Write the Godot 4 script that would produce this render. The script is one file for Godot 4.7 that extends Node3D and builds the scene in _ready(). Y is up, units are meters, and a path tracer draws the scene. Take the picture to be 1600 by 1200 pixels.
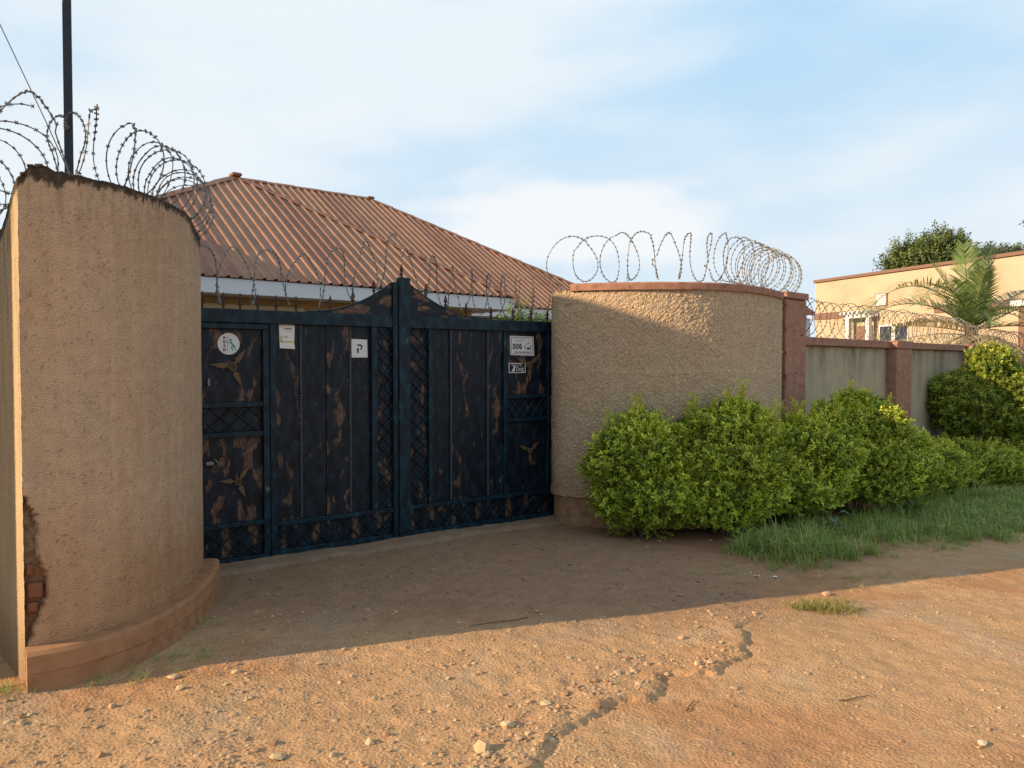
extends Node3D
# A walled compound beside a laterite road: dark steel gate, curved roughcast walls, razor wire, hedge.
# World: x right, y up, z towards the viewer. Plans below are written as (X, Z) with Z the distance ahead, so W(X, y, Z) = (X, y, -Z).

var rng := RandomNumberGenerator.new()
var M := {}
var used := {}
var n_lump := FastNoiseLite.new()
var n_fine := FastNoiseLite.new()
var n_cell := FastNoiseLite.new()

const STREET := Vector2(0.725, 0.688)      # along the street wall, away from the viewer
const E0 := Vector2(3.05, 8.57)            # front corner of the end pilaster
const GATE0 := Vector2(-2.36, 6.03)
const GATE_DIR := Vector2(0.809, 0.588)
const LEDGE := [Vector2(0.02, 2.6), Vector2(0.11, 3.05), Vector2(0.19, 3.25), Vector2(0.3, 3.43), Vector2(0.48, 3.59), Vector2(0.66, 3.64), Vector2(0.76, 3.76), Vector2(0.78, 3.92), Vector2(0.9, 3.97), Vector2(1.05, 3.93), Vector2(1.17, 4.07), Vector2(1.31, 4.22), Vector2(1.35, 4.41), Vector2(1.36, 4.62), Vector2(1.62, 4.92), Vector2(1.7, 5.3)]

func W(X: float, y: float, Z: float) -> Vector3:
	return Vector3(X, y, -Z)

func P2(p: Vector2, y: float) -> Vector3:
	return Vector3(p.x, y, -p.y)

# ---------------------------------------------------------------- mesh helpers
class MB:
	var v := PackedVector3Array()
	var n := PackedVector3Array()
	var uv := PackedVector2Array()
	var c := PackedColorArray()
	var i := PackedInt32Array()
	var col := Color(1, 1, 1)
	var colored := false
	func vert(p: Vector3, nn: Vector3, u := Vector2.ZERO) -> int:
		v.append(p)
		n.append(nn)
		uv.append(u)
		if colored:
			c.append(col)
		return v.size() - 1
	func tri(a: Vector3, b: Vector3, d: Vector3) -> void:
		var nn := (b - a).cross(d - a).normalized()
		var k := vert(a, nn)
		vert(b, nn)
		vert(d, nn)
		i.append_array([k, k + 2, k + 1])
	func quad(a: Vector3, b: Vector3, d: Vector3, e: Vector3) -> void:
		var nn := (d - a).cross(e - b).normalized()
		var k := vert(a, nn, Vector2(0, 1))
		vert(b, nn, Vector2(1, 1))
		vert(d, nn, Vector2(1, 0))
		vert(e, nn, Vector2(0, 0))
		i.append_array([k, k + 2, k + 1, k, k + 3, k + 2])
	func idx(a: int, b: int, d: int) -> void:   # counter-clockwise in, clockwise out
		i.append_array([a, d, b])
	func poly(pts: Array, centre: Vector3) -> void:   # convex, turned outward from centre
		var nn: Vector3 = (pts[1] - pts[0]).cross(pts[2] - pts[0])
		var mid := Vector3.ZERO
		for p in pts:
			mid += p
		mid /= pts.size()
		var q := pts.duplicate()
		if nn.dot(mid - centre) < 0.0:
			q.reverse()
		if q.size() == 3:
			tri(q[0], q[1], q[2])
		else:
			quad(q[0], q[1], q[2], q[3])
	func box(at: Vector3, size: Vector3, bevel := 0.004, b := Basis.IDENTITY) -> void:
		var h := size * 0.5
		var e: float = min(bevel, 0.45 * min(h.x, min(h.y, h.z)) * 2.0)
		var f := {}
		for sx in [-1, 1]:
			for sy in [-1, 1]:
				for sz in [-1, 1]:
					f[[0, sx, sy, sz]] = at + b * Vector3(sx * h.x, sy * (h.y - e), sz * (h.z - e))
					f[[1, sx, sy, sz]] = at + b * Vector3(sx * (h.x - e), sy * h.y, sz * (h.z - e))
					f[[2, sx, sy, sz]] = at + b * Vector3(sx * (h.x - e), sy * (h.y - e), sz * h.z)
		for s in [-1, 1]:
			poly([f[[0, s, -1, -1]], f[[0, s, 1, -1]], f[[0, s, 1, 1]], f[[0, s, -1, 1]]], at)
			poly([f[[1, -1, s, -1]], f[[1, 1, s, -1]], f[[1, 1, s, 1]], f[[1, -1, s, 1]]], at)
			poly([f[[2, -1, -1, s]], f[[2, 1, -1, s]], f[[2, 1, 1, s]], f[[2, -1, 1, s]]], at)
		if e <= 0.0:
			return
		for s in [-1, 1]:
			for t in [-1, 1]:
				poly([f[[0, s, t, -1]], f[[0, s, t, 1]], f[[1, s, t, 1]], f[[1, s, t, -1]]], at)
				poly([f[[0, s, -1, t]], f[[0, s, 1, t]], f[[2, s, 1, t]], f[[2, s, -1, t]]], at)
				poly([f[[1, -1, s, t]], f[[1, 1, s, t]], f[[2, 1, s, t]], f[[2, -1, s, t]]], at)
				for r in [-1, 1]:
					poly([f[[0, s, t, r]], f[[1, s, t, r]], f[[2, s, t, r]]], at)
	func tube(pts: Array, r0: float, r1: float, sides := 6, capped := true) -> void:
		var m := pts.size()
		var up := Vector3(0.13, 0.97, 0.21)
		var first := v.size()
		for k in m:
			var d: Vector3 = (pts[mini(k + 1, m - 1)] - pts[maxi(k - 1, 0)]).normalized()
			if absf(d.dot(up)) > 0.95:
				up = Vector3(0.9, 0.1, 0.42).normalized()
			var s := d.cross(up).normalized()
			var t := s.cross(d).normalized()
			up = t
			var r := lerpf(r0, r1, float(k) / (m - 1))
			for j in sides:
				var a := TAU * j / sides
				var o := s * cos(a) + t * sin(a)
				vert(pts[k] + o * r, o, Vector2(float(j) / sides, k))
		for k in m - 1:
			for j in sides:
				var a := first + k * sides + j
				var b := first + k * sides + (j + 1) % sides
				var cc := a + sides
				var dd := b + sides
				idx(a, cc, b)
				idx(b, cc, dd)
		if capped:
			for e in [0, m - 1]:
				var cen: Vector3 = pts[e]
				for j in range(1, sides - 1):
					var o: int = first + e * sides
					poly([v[o], v[o + j], v[o + j + 1]], cen + (pts[1] - pts[0]) * (1.0 if e == 0 else -1.0))
	func prism(shape: PackedVector2Array, b: Transform3D, depth: float) -> void:   # shape in x, y of b; thickness along z
		var t := Geometry2D.triangulate_polygon(shape)
		var cen := Vector3.ZERO
		for p in shape:
			cen += b * Vector3(p.x, p.y, 0)
		for k in range(0, t.size(), 3):
			for s in [0.5, -0.5]:
				var a: Vector3 = b * Vector3(shape[t[k]].x, shape[t[k]].y, s * depth)
				var q: Vector3 = b * Vector3(shape[t[k + 1]].x, shape[t[k + 1]].y, s * depth)
				var r: Vector3 = b * Vector3(shape[t[k + 2]].x, shape[t[k + 2]].y, s * depth)
				poly([a, q, r], a - b.basis.z * s)
		var cw := Geometry2D.is_polygon_clockwise(shape)
		for k in shape.size():
			var p := shape[k]
			var q := shape[(k + 1) % shape.size()]
			var a: Vector3 = b * Vector3(p.x, p.y, 0.5 * depth)
			var d: Vector3 = b * Vector3(q.x, q.y, 0.5 * depth)
			var e: Vector3 = b * Vector3(q.x, q.y, -0.5 * depth)
			var f: Vector3 = b * Vector3(p.x, p.y, -0.5 * depth)
			if cw:
				quad(a, d, e, f)
			else:
				quad(a, f, e, d)
	func grid_normals(w: int, h: int, first: int) -> void:   # smooth normals of a w x h grid of vertices
		for y in h:
			for x in w:
				var k := first + y * w + x
				var dx := v[first + y * w + mini(x + 1, w - 1)] - v[first + y * w + maxi(x - 1, 0)]
				var dy := v[first + mini(y + 1, h - 1) * w + x] - v[first + maxi(y - 1, 0) * w + x]
				n[k] = dx.cross(dy).normalized()
	func grid_faces(w: int, h: int, first: int) -> void:
		for y in h - 1:
			for x in w - 1:
				var k := first + y * w + x
				i.append_array([k, k + w + 1, k + 1, k, k + w, k + w + 1])
	func mesh() -> ArrayMesh:
		var a := []
		a.resize(Mesh.ARRAY_MAX)
		a[Mesh.ARRAY_VERTEX] = v
		a[Mesh.ARRAY_NORMAL] = n
		a[Mesh.ARRAY_TEX_UV] = uv
		if colored:
			a[Mesh.ARRAY_COLOR] = c
		a[Mesh.ARRAY_INDEX] = i
		var m := ArrayMesh.new()
		m.add_surface_from_arrays(Mesh.PRIMITIVE_TRIANGLES, a)
		return m

# ---------------------------------------------------------------- scene helpers
func numbered(called: String, parent: Node) -> String:
	var key := [called, parent]
	used[key] = used.get(key, -1) + 1
	return called if used[key] == 0 else "%s_%03d" % [called, used[key]]

func part(called: String, mesh: Mesh, mat: Material, parent: Node, label := "", kind := "") -> MeshInstance3D:
	var o := MeshInstance3D.new()
	o.name = numbered(called, parent)
	o.mesh = mesh
	o.material_override = mat
	parent.add_child(o, true)
	if label:
		o.set_meta("label", label)
	if kind:
		o.set_meta("kind", kind)
	return o

func thing(called: String, label: String, category: String, at := Vector3.ZERO, turn := 0.0, group := "") -> Node3D:
	var o := Node3D.new()
	o.name = numbered(called, self)
	add_child(o, true)
	o.position = at
	o.rotation.y = turn
	tag(o, label, category, group)
	return o

func tag(o: Node, label: String, category: String, group := "", kind := "") -> void:
	o.set_meta("label", label)
	if category:
		o.set_meta("category", category)
	if group:
		o.set_meta("group", group)
	if kind:
		o.set_meta("kind", kind)

func boxpart(called: String, at: Vector3, size: Vector3, mat: Material, parent: Node, bevel := 0.004, b := Basis.IDENTITY) -> MeshInstance3D:
	var m := MB.new()
	m.box(at, size, bevel, b)
	return part(called, m.mesh(), mat, parent)

func multi(called: String, mesh: Mesh, mat: Material, xf: Array, cols: Array, parent: Node) -> MultiMeshInstance3D:
	var mm := MultiMesh.new()
	mm.transform_format = MultiMesh.TRANSFORM_3D
	mm.use_colors = cols.size() > 0
	mm.mesh = mesh
	mm.instance_count = xf.size()
	for k in xf.size():
		mm.set_instance_transform(k, xf[k])
		if cols.size() > 0:
			mm.set_instance_color(k, cols[k])
	var o := MultiMeshInstance3D.new()
	o.name = numbered(called, parent)
	o.multimesh = mm
	o.material_override = mat
	parent.add_child(o, true)
	o.set_meta("kind", "stuff")
	return o

func noise(freq: float, seed_: int, octaves := 3, kind := FastNoiseLite.TYPE_SIMPLEX_SMOOTH) -> FastNoiseLite:
	var n := FastNoiseLite.new()
	n.noise_type = kind
	n.seed = seed_
	n.frequency = freq
	n.fractal_octaves = octaves
	n.fractal_type = FastNoiseLite.FRACTAL_FBM if octaves > 1 else FastNoiseLite.FRACTAL_NONE
	return n

func lin(r: float, g: float, b: float) -> Color:   # linear value to an albedo colour
	return Color(r, g, b).linear_to_srgb()

func mat(r: float, g: float, b: float, rough := 0.9, metal := 0.0) -> StandardMaterial3D:
	var m := StandardMaterial3D.new()
	m.albedo_color = lin(r, g, b)
	m.roughness = rough
	m.metallic = metal
	m.metallic_specular = 0.4
	return m

func grey_noise(size: int, n: FastNoiseLite) -> Image:
	return n.get_seamless_image(size, size)

func tex_of(img: Image) -> ImageTexture:
	img.generate_mipmaps()
	return ImageTexture.create_from_image(img)

func ramp_image(size: int, n: FastNoiseLite, stops: Array) -> Image:   # stops: [[0..1, linear colour], ...]
	var g := grey_noise(size, n)
	var table := []
	for k in 256:
		var f := k / 255.0
		var col: Color = stops[-1][1]
		for s in stops.size() - 1:
			if f <= stops[s + 1][0]:
				var t: float = clampf((f - stops[s][0]) / (stops[s + 1][0] - stops[s][0]), 0, 1)
				col = stops[s][1].lerp(stops[s + 1][1], t)
				break
		table.append(col.linear_to_srgb())
	var out := Image.create(size, size, false, Image.FORMAT_RGB8)
	var d := g.get_data()
	var bytes := PackedByteArray()
	bytes.resize(size * size * 3)
	for k in size * size:
		var c: Color = table[d[k]]
		bytes[k * 3] = int(c.r * 255.0)
		bytes[k * 3 + 1] = int(c.g * 255.0)
		bytes[k * 3 + 2] = int(c.b * 255.0)
	out.set_data(size, size, false, Image.FORMAT_RGB8, bytes)
	return out

func blend(a: Image, b: Image, mask: Image, lo: float, hi: float) -> Image:   # b over a where the grey mask passes lo..hi
	var da := a.get_data()
	var db := b.get_data()
	var dm := mask.get_data()
	for k in dm.size():
		var t := smoothstep(lo, hi, dm[k] / 255.0)
		if t > 0.0:
			for j in 3:
				da[k * 3 + j] = int(lerpf(da[k * 3 + j], db[k * 3 + j], t))
	return Image.create_from_data(a.get_width(), a.get_height(), false, Image.FORMAT_RGB8, da)

func tri(m: StandardMaterial3D, scale: float, world := false) -> StandardMaterial3D:
	m.uv1_triplanar = true
	m.uv1_world_triplanar = world
	m.uv1_scale = Vector3.ONE * scale
	return m

func relief(m: StandardMaterial3D, t: Texture2D, cm: float) -> void:
	m.heightmap_enabled = true
	m.heightmap_texture = t
	m.heightmap_scale = cm

# ---------------------------------------------------------------- the ground's height
func seg_dist(p: Vector2, a: Vector2, b: Vector2) -> Vector2:   # (distance, side) to a segment
	var ab := b - a
	var t := clampf((p - a).dot(ab) / ab.length_squared(), 0, 1)
	return Vector2(p.distance_to(a + ab * t), signf(ab.cross(p - a)))

func ledge(p: Vector2) -> float:   # signed distance, positive on the rubble side (left)
	var best := Vector2(1e9, 1)
	for k in LEDGE.size() - 1:
		var d := seg_dist(p, LEDGE[k], LEDGE[k + 1])
		if d.x < best.x:
			best = d
	return best.x * best.y

func slope(X: float, Z: float) -> float:
	var s := (X - E0.x) * STREET.x + (Z - E0.y) * STREET.y
	return -0.03 * clampf(s + 0.5, 0.0, 14.0)

func gh(X: float, Z: float) -> float:
	var h := slope(X, Z)
	if X > -8 and X < 14 and Z > -2 and Z < 18:
		h += 0.014 * n_lump.get_noise_2d(X * 0.9, Z * 0.9)
		if X > -4 and X < 7 and Z > 2 and Z < 9:
			var l := ledge(Vector2(X, Z)) if X > -1.0 and X < 2.6 and Z < 5.6 else -1.0
			if X <= -1.0:
				l = 1.0
			var rough := n_fine.get_noise_2d(X * 9.0, Z * 9.0)
			if l > -0.25:
				var edge := l + 0.06 * n_fine.get_noise_2d(X * 3.0 + 50, Z * 3.0) + 0.018 * rough + 0.014 * n_cell.get_noise_2d(X * 30.0, Z * 30.0)
				var fade := smoothstep(5.1, 4.4, Z) * smoothstep(2.2, 2.9, Z + 0.2)
				h += fade * 0.025 * (smoothstep(-0.012, 0.014, edge) * exp(-maxf(l, 0.0) * 1.3) * (0.55 + 0.9 * absf(n_fine.get_noise_2d(X * 3.0, Z * 3.0))) - 0.25 * exp(-pow((edge + 0.016) / 0.018, 2.0)))
			h += 0.005 * rough + 0.002 * n_cell.get_noise_2d(X * 26.0, Z * 26.0) * (1.0 + 0.8 * clampf(l, -0.5, 1.0))
	return h

# ---------------------------------------------------------------- look-alike builders
func coil(called: String, label: String, pts: Array, heights: Array, radius: float, pitch: Array, closed_start := 0.0, group := "razor wire coils along the walls and gate") -> Node3D:
	# concertina: neighbouring turns pulled together and apart alternately, as where they are clipped
	var root := thing(called, label, "razor wire", P2(pts[0], heights[0]), 0.0, group)
	var o := root.position
	var at := [0.0]
	for k in pts.size() - 1:
		at.append(at[-1] + pts[k].distance_to(pts[k + 1]))
	var wire := []
	var barbs := []
	var s := 0.0
	var a := closed_start
	var last := Vector3.INF
	var run := 0.0
	var wob := noise(0.35, 77 + called.length() + int(abs(o.x) * 10), 2)
	while s < at[-1]:
		var k := 0
		while k < at.size() - 2 and at[k + 1] < s:
			k += 1
		var f: float = (s - at[k]) / (at[k + 1] - at[k])
		var pk: float = lerpf(pitch[k], pitch[k + 1], f)
		var shift: float = -0.46 * pk * sin(a) + 0.05 * pk * cos(2.5 * a) + 0.13 * pk * wob.get_noise_1d(a * 0.35)
		var s2 := s + shift
		var k2 := 0
		while k2 < at.size() - 2 and at[k2 + 1] < s2:
			k2 += 1
		var f2: float = (s2 - at[k2]) / (at[k2 + 1] - at[k2])
		var c: Vector2 = pts[k2] + (pts[k2 + 1] - pts[k2]) * f2
		var d: Vector2 = (pts[mini(k2 + 2, pts.size() - 1)] - pts[maxi(k2 - 1, 0)]).normalized()
		var y: float = lerpf(heights[k2], heights[k2 + 1], clampf(f2, 0, 1))
		var r := radius * (1.0 + 0.14 * wob.get_noise_1d(a * 0.3 + 40.0))
		var side := Vector3(d.y, 0, d.x)
		var p := P2(c, y) + side * (r * sin(a) * 0.93) + Vector3(0, -r * cos(a) + 0.02 * wob.get_noise_1d(a + 90), 0) - o
		wire.append(p)
		if last != Vector3.INF:
			run += p.distance_to(last)
			if run > 0.043:
				run = 0.0
				var dir := (p - last).normalized()
				var b := Basis.looking_at(dir, Vector3(0.1, 1, 0.2))
				barbs.append(Transform3D(b.rotated(dir, rng.randf_range(0, PI)), p))
		last = p
		a += TAU / 30.0
		s += pk / 30.0
	var m := MB.new()
	m.tube(wire, 0.0037, 0.0037, 4)
	part("wire", m.mesh(), M.wire, root)
	multi("barbs", M.barb_mesh, M.wire, barbs, [], root)
	return root

func spray_cluster(leaf: float, count: int, seed_: int, slim := 0.42, fold := 0.25) -> ArrayMesh:   # a twig of leaves about four leaves long, growing along +y
	var r := RandomNumberGenerator.new()
	r.seed = seed_
	var m := MB.new()
	for k in count:
		var f := float(k) / count
		var base := Vector3(r.randf_range(-0.3, 0.3) * leaf, f * leaf * 3.4, r.randf_range(-0.3, 0.3) * leaf)
		var a := k * 2.4 + r.randf_range(-0.4, 0.4)
		var out := Vector3(cos(a), r.randf_range(0.15, 0.9) + 0.5 * f, sin(a)).normalized()
		var side := out.cross(Vector3.UP).normalized()
		var nn := side.cross(out).normalized()
		var ln := leaf * r.randf_range(0.75, 1.2)
		var w := ln * slim * 0.5
		var mid := base + out * ln * 0.5
		var tip := base + out * ln - nn * ln * 0.12
		m.tri(base, mid + side * w + nn * w * fold, mid)
		m.tri(base, mid, mid - side * w + nn * w * fold)
		m.tri(mid, mid + side * w + nn * w * fold, tip)
		m.tri(mid, tip, mid - side * w + nn * w * fold)
	return m.mesh()

func foliage(called: String, parent: Node3D, lumps: Array, per_area: float, meshes: Array, size: float, c_out: Color, c_in: Color, c_tip: Color, material: Material, shoots: Array = [], knots := 0.0, low := 0.02) -> void:
	# sprigs through the outer shell of a union of ellipsoids: [centre, radii]; parent-local
	var xfs := []
	var cols := []
	for _k in meshes:
		xfs.append([])
		cols.append([])
	var nz := noise(2.2, 5, 2)
	var all_lumps := lumps.duplicate()
	for l in lumps:   # small masses of twigs standing out of the big ones
		var big: Vector3 = l[1]
		for k in int(9.0 * knots):
			var d := Vector3(rng.randfn(), absf(rng.randfn()) * 0.8 + rng.randf_range(-0.45, 0.3), rng.randfn()).normalized()
			var r := rng.randf_range(0.22, 0.42) * minf(big.x, minf(big.y, big.z))
			all_lumps.append([l[0] + d * big * rng.randf_range(0.74, 0.95), Vector3(r * 1.35, r * 0.9, r * 1.25)])
	for l in all_lumps:
		var rad: Vector3 = l[1]
		var tone := rng.randf_range(0.78, 1.2) if knots > 0.0 else 1.0
		var area := 4.0 * PI * pow((pow(rad.x * rad.y, 1.6) + pow(rad.x * rad.z, 1.6) + pow(rad.y * rad.z, 1.6)) / 3.0, 1.0 / 1.6)
		for k in int(area * per_area):
			var d := Vector3(rng.randfn(), rng.randfn(), rng.randfn()).normalized()
			var lump := 1.0 + 0.34 * nz.get_noise_3dv(d * 2.2 + l[0] * 3.0) + 0.16 * nz.get_noise_3dv(d * 7.0 + l[0] * 5.0)
			var depth := pow(rng.randf(), 1.6)
			var q: float = lump * (1.0 - 0.5 * depth) * rng.randf_range(0.97, 1.05)
			var p: Vector3 = l[0] + d * rad * q
			if p.y < low + 0.08 * nz.get_noise_2d(p.x * 4.0, p.z * 4.0):
				continue
			var inside := false
			for o in all_lumps:
				if o != l and ((p - o[0]) / o[1]).length() < 0.72:
					inside = true
					break
			if inside and rng.randf() < 0.8:
				continue
			var up := (d * 0.55 + Vector3(rng.randfn() * 0.45, 0.75 + rng.randfn() * 0.3, rng.randfn() * 0.45)).normalized()
			var b := Basis(Quaternion(Vector3.UP, up)) * Basis(Vector3.UP, rng.randf() * TAU)
			var t := rng.randi() % meshes.size()
			xfs[t].append(Transform3D(b.scaled(Vector3.ONE * size * rng.randf_range(0.7, 1.25)), p))
			var c := c_out.lerp(c_in, clampf(depth * 1.1 + rng.randf_range(-0.15, 0.15), 0, 1))  # inner leaves coloured darker, putting shade into the hollows
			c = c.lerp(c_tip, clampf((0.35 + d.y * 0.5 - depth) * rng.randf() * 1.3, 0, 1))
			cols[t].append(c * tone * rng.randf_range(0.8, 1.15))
	for s in shoots:   # [foot, tip]: an upright shoot set with leaves
		var steps := int(s[0].distance_to(s[1]) / (size * 0.014))
		for k in steps:
			var f := float(k) / steps
			var p: Vector3 = s[0].lerp(s[1], f) + Vector3(rng.randfn(), rng.randfn() * 0.5, rng.randfn()) * 0.045 * (1.1 - f)
			var up: Vector3 = (s[1] - s[0]).normalized() + Vector3(rng.randfn(), rng.randf(), rng.randfn()) * 0.6
			var b := Basis(Quaternion(Vector3.UP, up.normalized())) * Basis(Vector3.UP, rng.randf() * TAU)
			var t := rng.randi() % meshes.size()
			xfs[t].append(Transform3D(b.scaled(Vector3.ONE * size * rng.randf_range(0.55, 0.95)), p))
			cols[t].append(c_out.lerp(c_tip, rng.randf_range(0.3, 1.0)))
	for t in meshes.size():
		multi(called, meshes[t], material, xfs[t], cols[t], parent)

func limb(m: MB, a: Vector3, b: Vector3, r0: float, r1: float, bend := 0.08, sides := 7) -> void:
	var pts := []
	var side := Vector3(rng.randfn(), rng.randfn() * 0.3, rng.randfn()) * bend * a.distance_to(b)
	for k in 7:
		var f := k / 6.0
		pts.append(a.lerp(b, f) + side * sin(f * PI))
	m.tube(pts, r0, r1, sides)

func catmull(c: Array, step: float) -> Array:   # even points along a smooth curve through c
	var cv := Curve2D.new()
	cv.bake_interval = 0.005
	for k in c.size():
		var t: Vector2 = (c[mini(k + 1, c.size() - 1)] - c[maxi(k - 1, 0)]) / 6.0
		cv.add_point(c[k], -t, t)
	var out := []
	var n := int(cv.get_baked_length() / step)
	for k in n + 1:
		out.append(cv.sample_baked(cv.get_baked_length() * k / n, true))
	return out

func offset_path(p: Array, by: float) -> Array:   # to the right-hand side in plan = towards the street
	var out := []
	for k in p.size():
		var d: Vector2 = (p[mini(k + 1, p.size() - 1)] - p[maxi(k - 1, 0)]).normalized()
		out.append(p[k] + Vector2(d.y, -d.x) * by)
	return out

func arc_at(p: Array) -> Array:
	var at := [0.0]
	for k in p.size() - 1:
		at.append(at[-1] + p[k].distance_to(p[k + 1]))
	return at

func sweep(m: MB, path: Array, y_of: Callable, profile: Array) -> void:
	# profile: [offset towards the street, height above y_of(arc)] from the inner foot over the top to the outer foot
	var at := arc_at(path)
	var w := path.size()
	for q in profile.size() - 1:
		var first := m.v.size()
		for e in [q, q + 1]:
			for k in w:
				var d: Vector2 = (path[mini(k + 1, w - 1)] - path[maxi(k - 1, 0)]).normalized()
				var p: Vector2 = path[k] + Vector2(d.y, -d.x) * profile[e][0]
				m.vert(P2(p, y_of.call(at[k]) + profile[e][1]), Vector3.UP, Vector2(at[k], e))
		m.grid_normals(w, 2, first)
		for k in range(first, first + 2 * w):
			m.n[k] = -m.n[k]
		for x in w - 1:
			var k := first + x
			m.i.append_array([k, k + 1, k + w + 1, k, k + w + 1, k + w])
	for e in [0, w - 1]:   # end faces
		var d: Vector2 = (path[1] - path[0]) if e == 0 else (path[w - 1] - path[w - 2])
		d = d.normalized()
		var ring := []
		for q in profile:
			ring.append(P2(path[e] + Vector2(d.y, -d.x) * q[0], y_of.call(at[e]) + q[1]))
		for j in range(1, ring.size() - 1):
			m.poly([ring[0], ring[j], ring[j + 1]], ring[0] + P2(d, 0) * (1.0 if e == 0 else -1.0))

func wall_face(m: MB, path: Array, y0: float, top: Callable, rows: int, push: Callable, tint: Callable) -> void:
	# a plastered face along a plan curve; push(arc, y) moves it out, tint(arc, y, top) colours it
	m.colored = true
	var at := arc_at(path)
	var w := path.size()
	var first := m.v.size()
	for r in rows + 1:
		for k in w:
			var d: Vector2 = (path[mini(k + 1, w - 1)] - path[maxi(k - 1, 0)]).normalized()
			var t: float = top.call(at[k])
			var y: float = lerpf(y0, t, float(r) / rows)
			m.col = tint.call(at[k], y, t)
			m.vert(P2(path[k] + Vector2(d.y, -d.x) * push.call(at[k], y), y), Vector3.UP, Vector2(at[k], y))
	m.grid_normals(w, rows + 1, first)
	m.grid_faces(w, rows + 1, first)

# ---------------------------------------------------------------- sky
func blob(az: float, el: float, a0: float, e0: float, wa: float, we: float) -> float:
	return exp(-pow((az - a0) / wa, 2.0) - pow((el - e0) / we, 2.0))

func make_sky() -> ImageTexture:
	var w := 1280
	var h := 640
	var n1 := noise(2.1, 11, 5)
	var n2 := noise(5.5, 23, 4)
	var img := Image.create(w, h, false, Image.FORMAT_RGB8)
	var low := Color(0.72, 0.80, 0.86).linear_to_srgb()
	for y in h:
		var el := 90.0 - 180.0 * (y + 0.5) / h
		for x in w:
			if el < -1.0:
				img.set_pixel(x, y, low)
				continue
			var az := 360.0 * (x + 0.5) / w
			if az > 180.0:
				az -= 360.0
			var d := Vector3(sin(deg_to_rad(az)) * cos(deg_to_rad(el)), sin(deg_to_rad(el)), -cos(deg_to_rad(az)) * cos(deg_to_rad(el)))
			var up := clampf(el / 90.0, 0, 1)
			var c := Color(0.74, 0.85, 0.94).lerp(Color(0.49, 0.73, 0.955), clampf(el / 22.0, 0, 1)).lerp(Color(0.20, 0.42, 0.80), smoothstep(0.25, 1.0, up))
			# thin high cloud stretched along the horizon
			var q := Vector3(d.x, d.y * 3.2, d.z)
			var veil := 0.52 + 0.75 * n1.get_noise_3dv(q * 0.9) + 0.16 * n2.get_noise_3dv(q)
			veil += 0.50 * blob(az, el, -21, 17, 12, 12) + 0.18 * blob(az, el, -6, 22, 14, 6) - 0.42 * blob(az, el, 19, 18, 16, 7) + 0.25 * blob(az, el, 30, 26, 14, 4) + 0.25 * (1.0 - smoothstep(0.0, 11.0, el))
			var bank := smoothstep(-0.15, 0.25, blob(az, el, 4, 10.2, 13, 3.4) - 0.42 + 0.30 * n2.get_noise_3dv(q * 1.4) + 0.2 * n1.get_noise_3dv(q * 1.7))
			veil = clampf(veil, 0.0, 1.0)
			veil = veil * veil * (3.0 - 2.0 * veil)
			c = c.lerp(Color(0.86, 0.93, 0.98), veil * 0.93)
			c = c.lerp(Color(0.94, 0.965, 0.985), bank * 0.85)
			# brightness towards the low sun on the left, far outside the frame
			var sun := exp(-pow(angle_difference(deg_to_rad(az), deg_to_rad(-110.0)) / 0.9, 2.0) - pow((el - 18.0) / 30.0, 2.0))
			c = c.lerp(Color(1.0, 0.95, 0.84), 0.45 * sun)
			img.set_pixel(x, y, c.linear_to_srgb())
	return ImageTexture.create_from_image(img)

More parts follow.
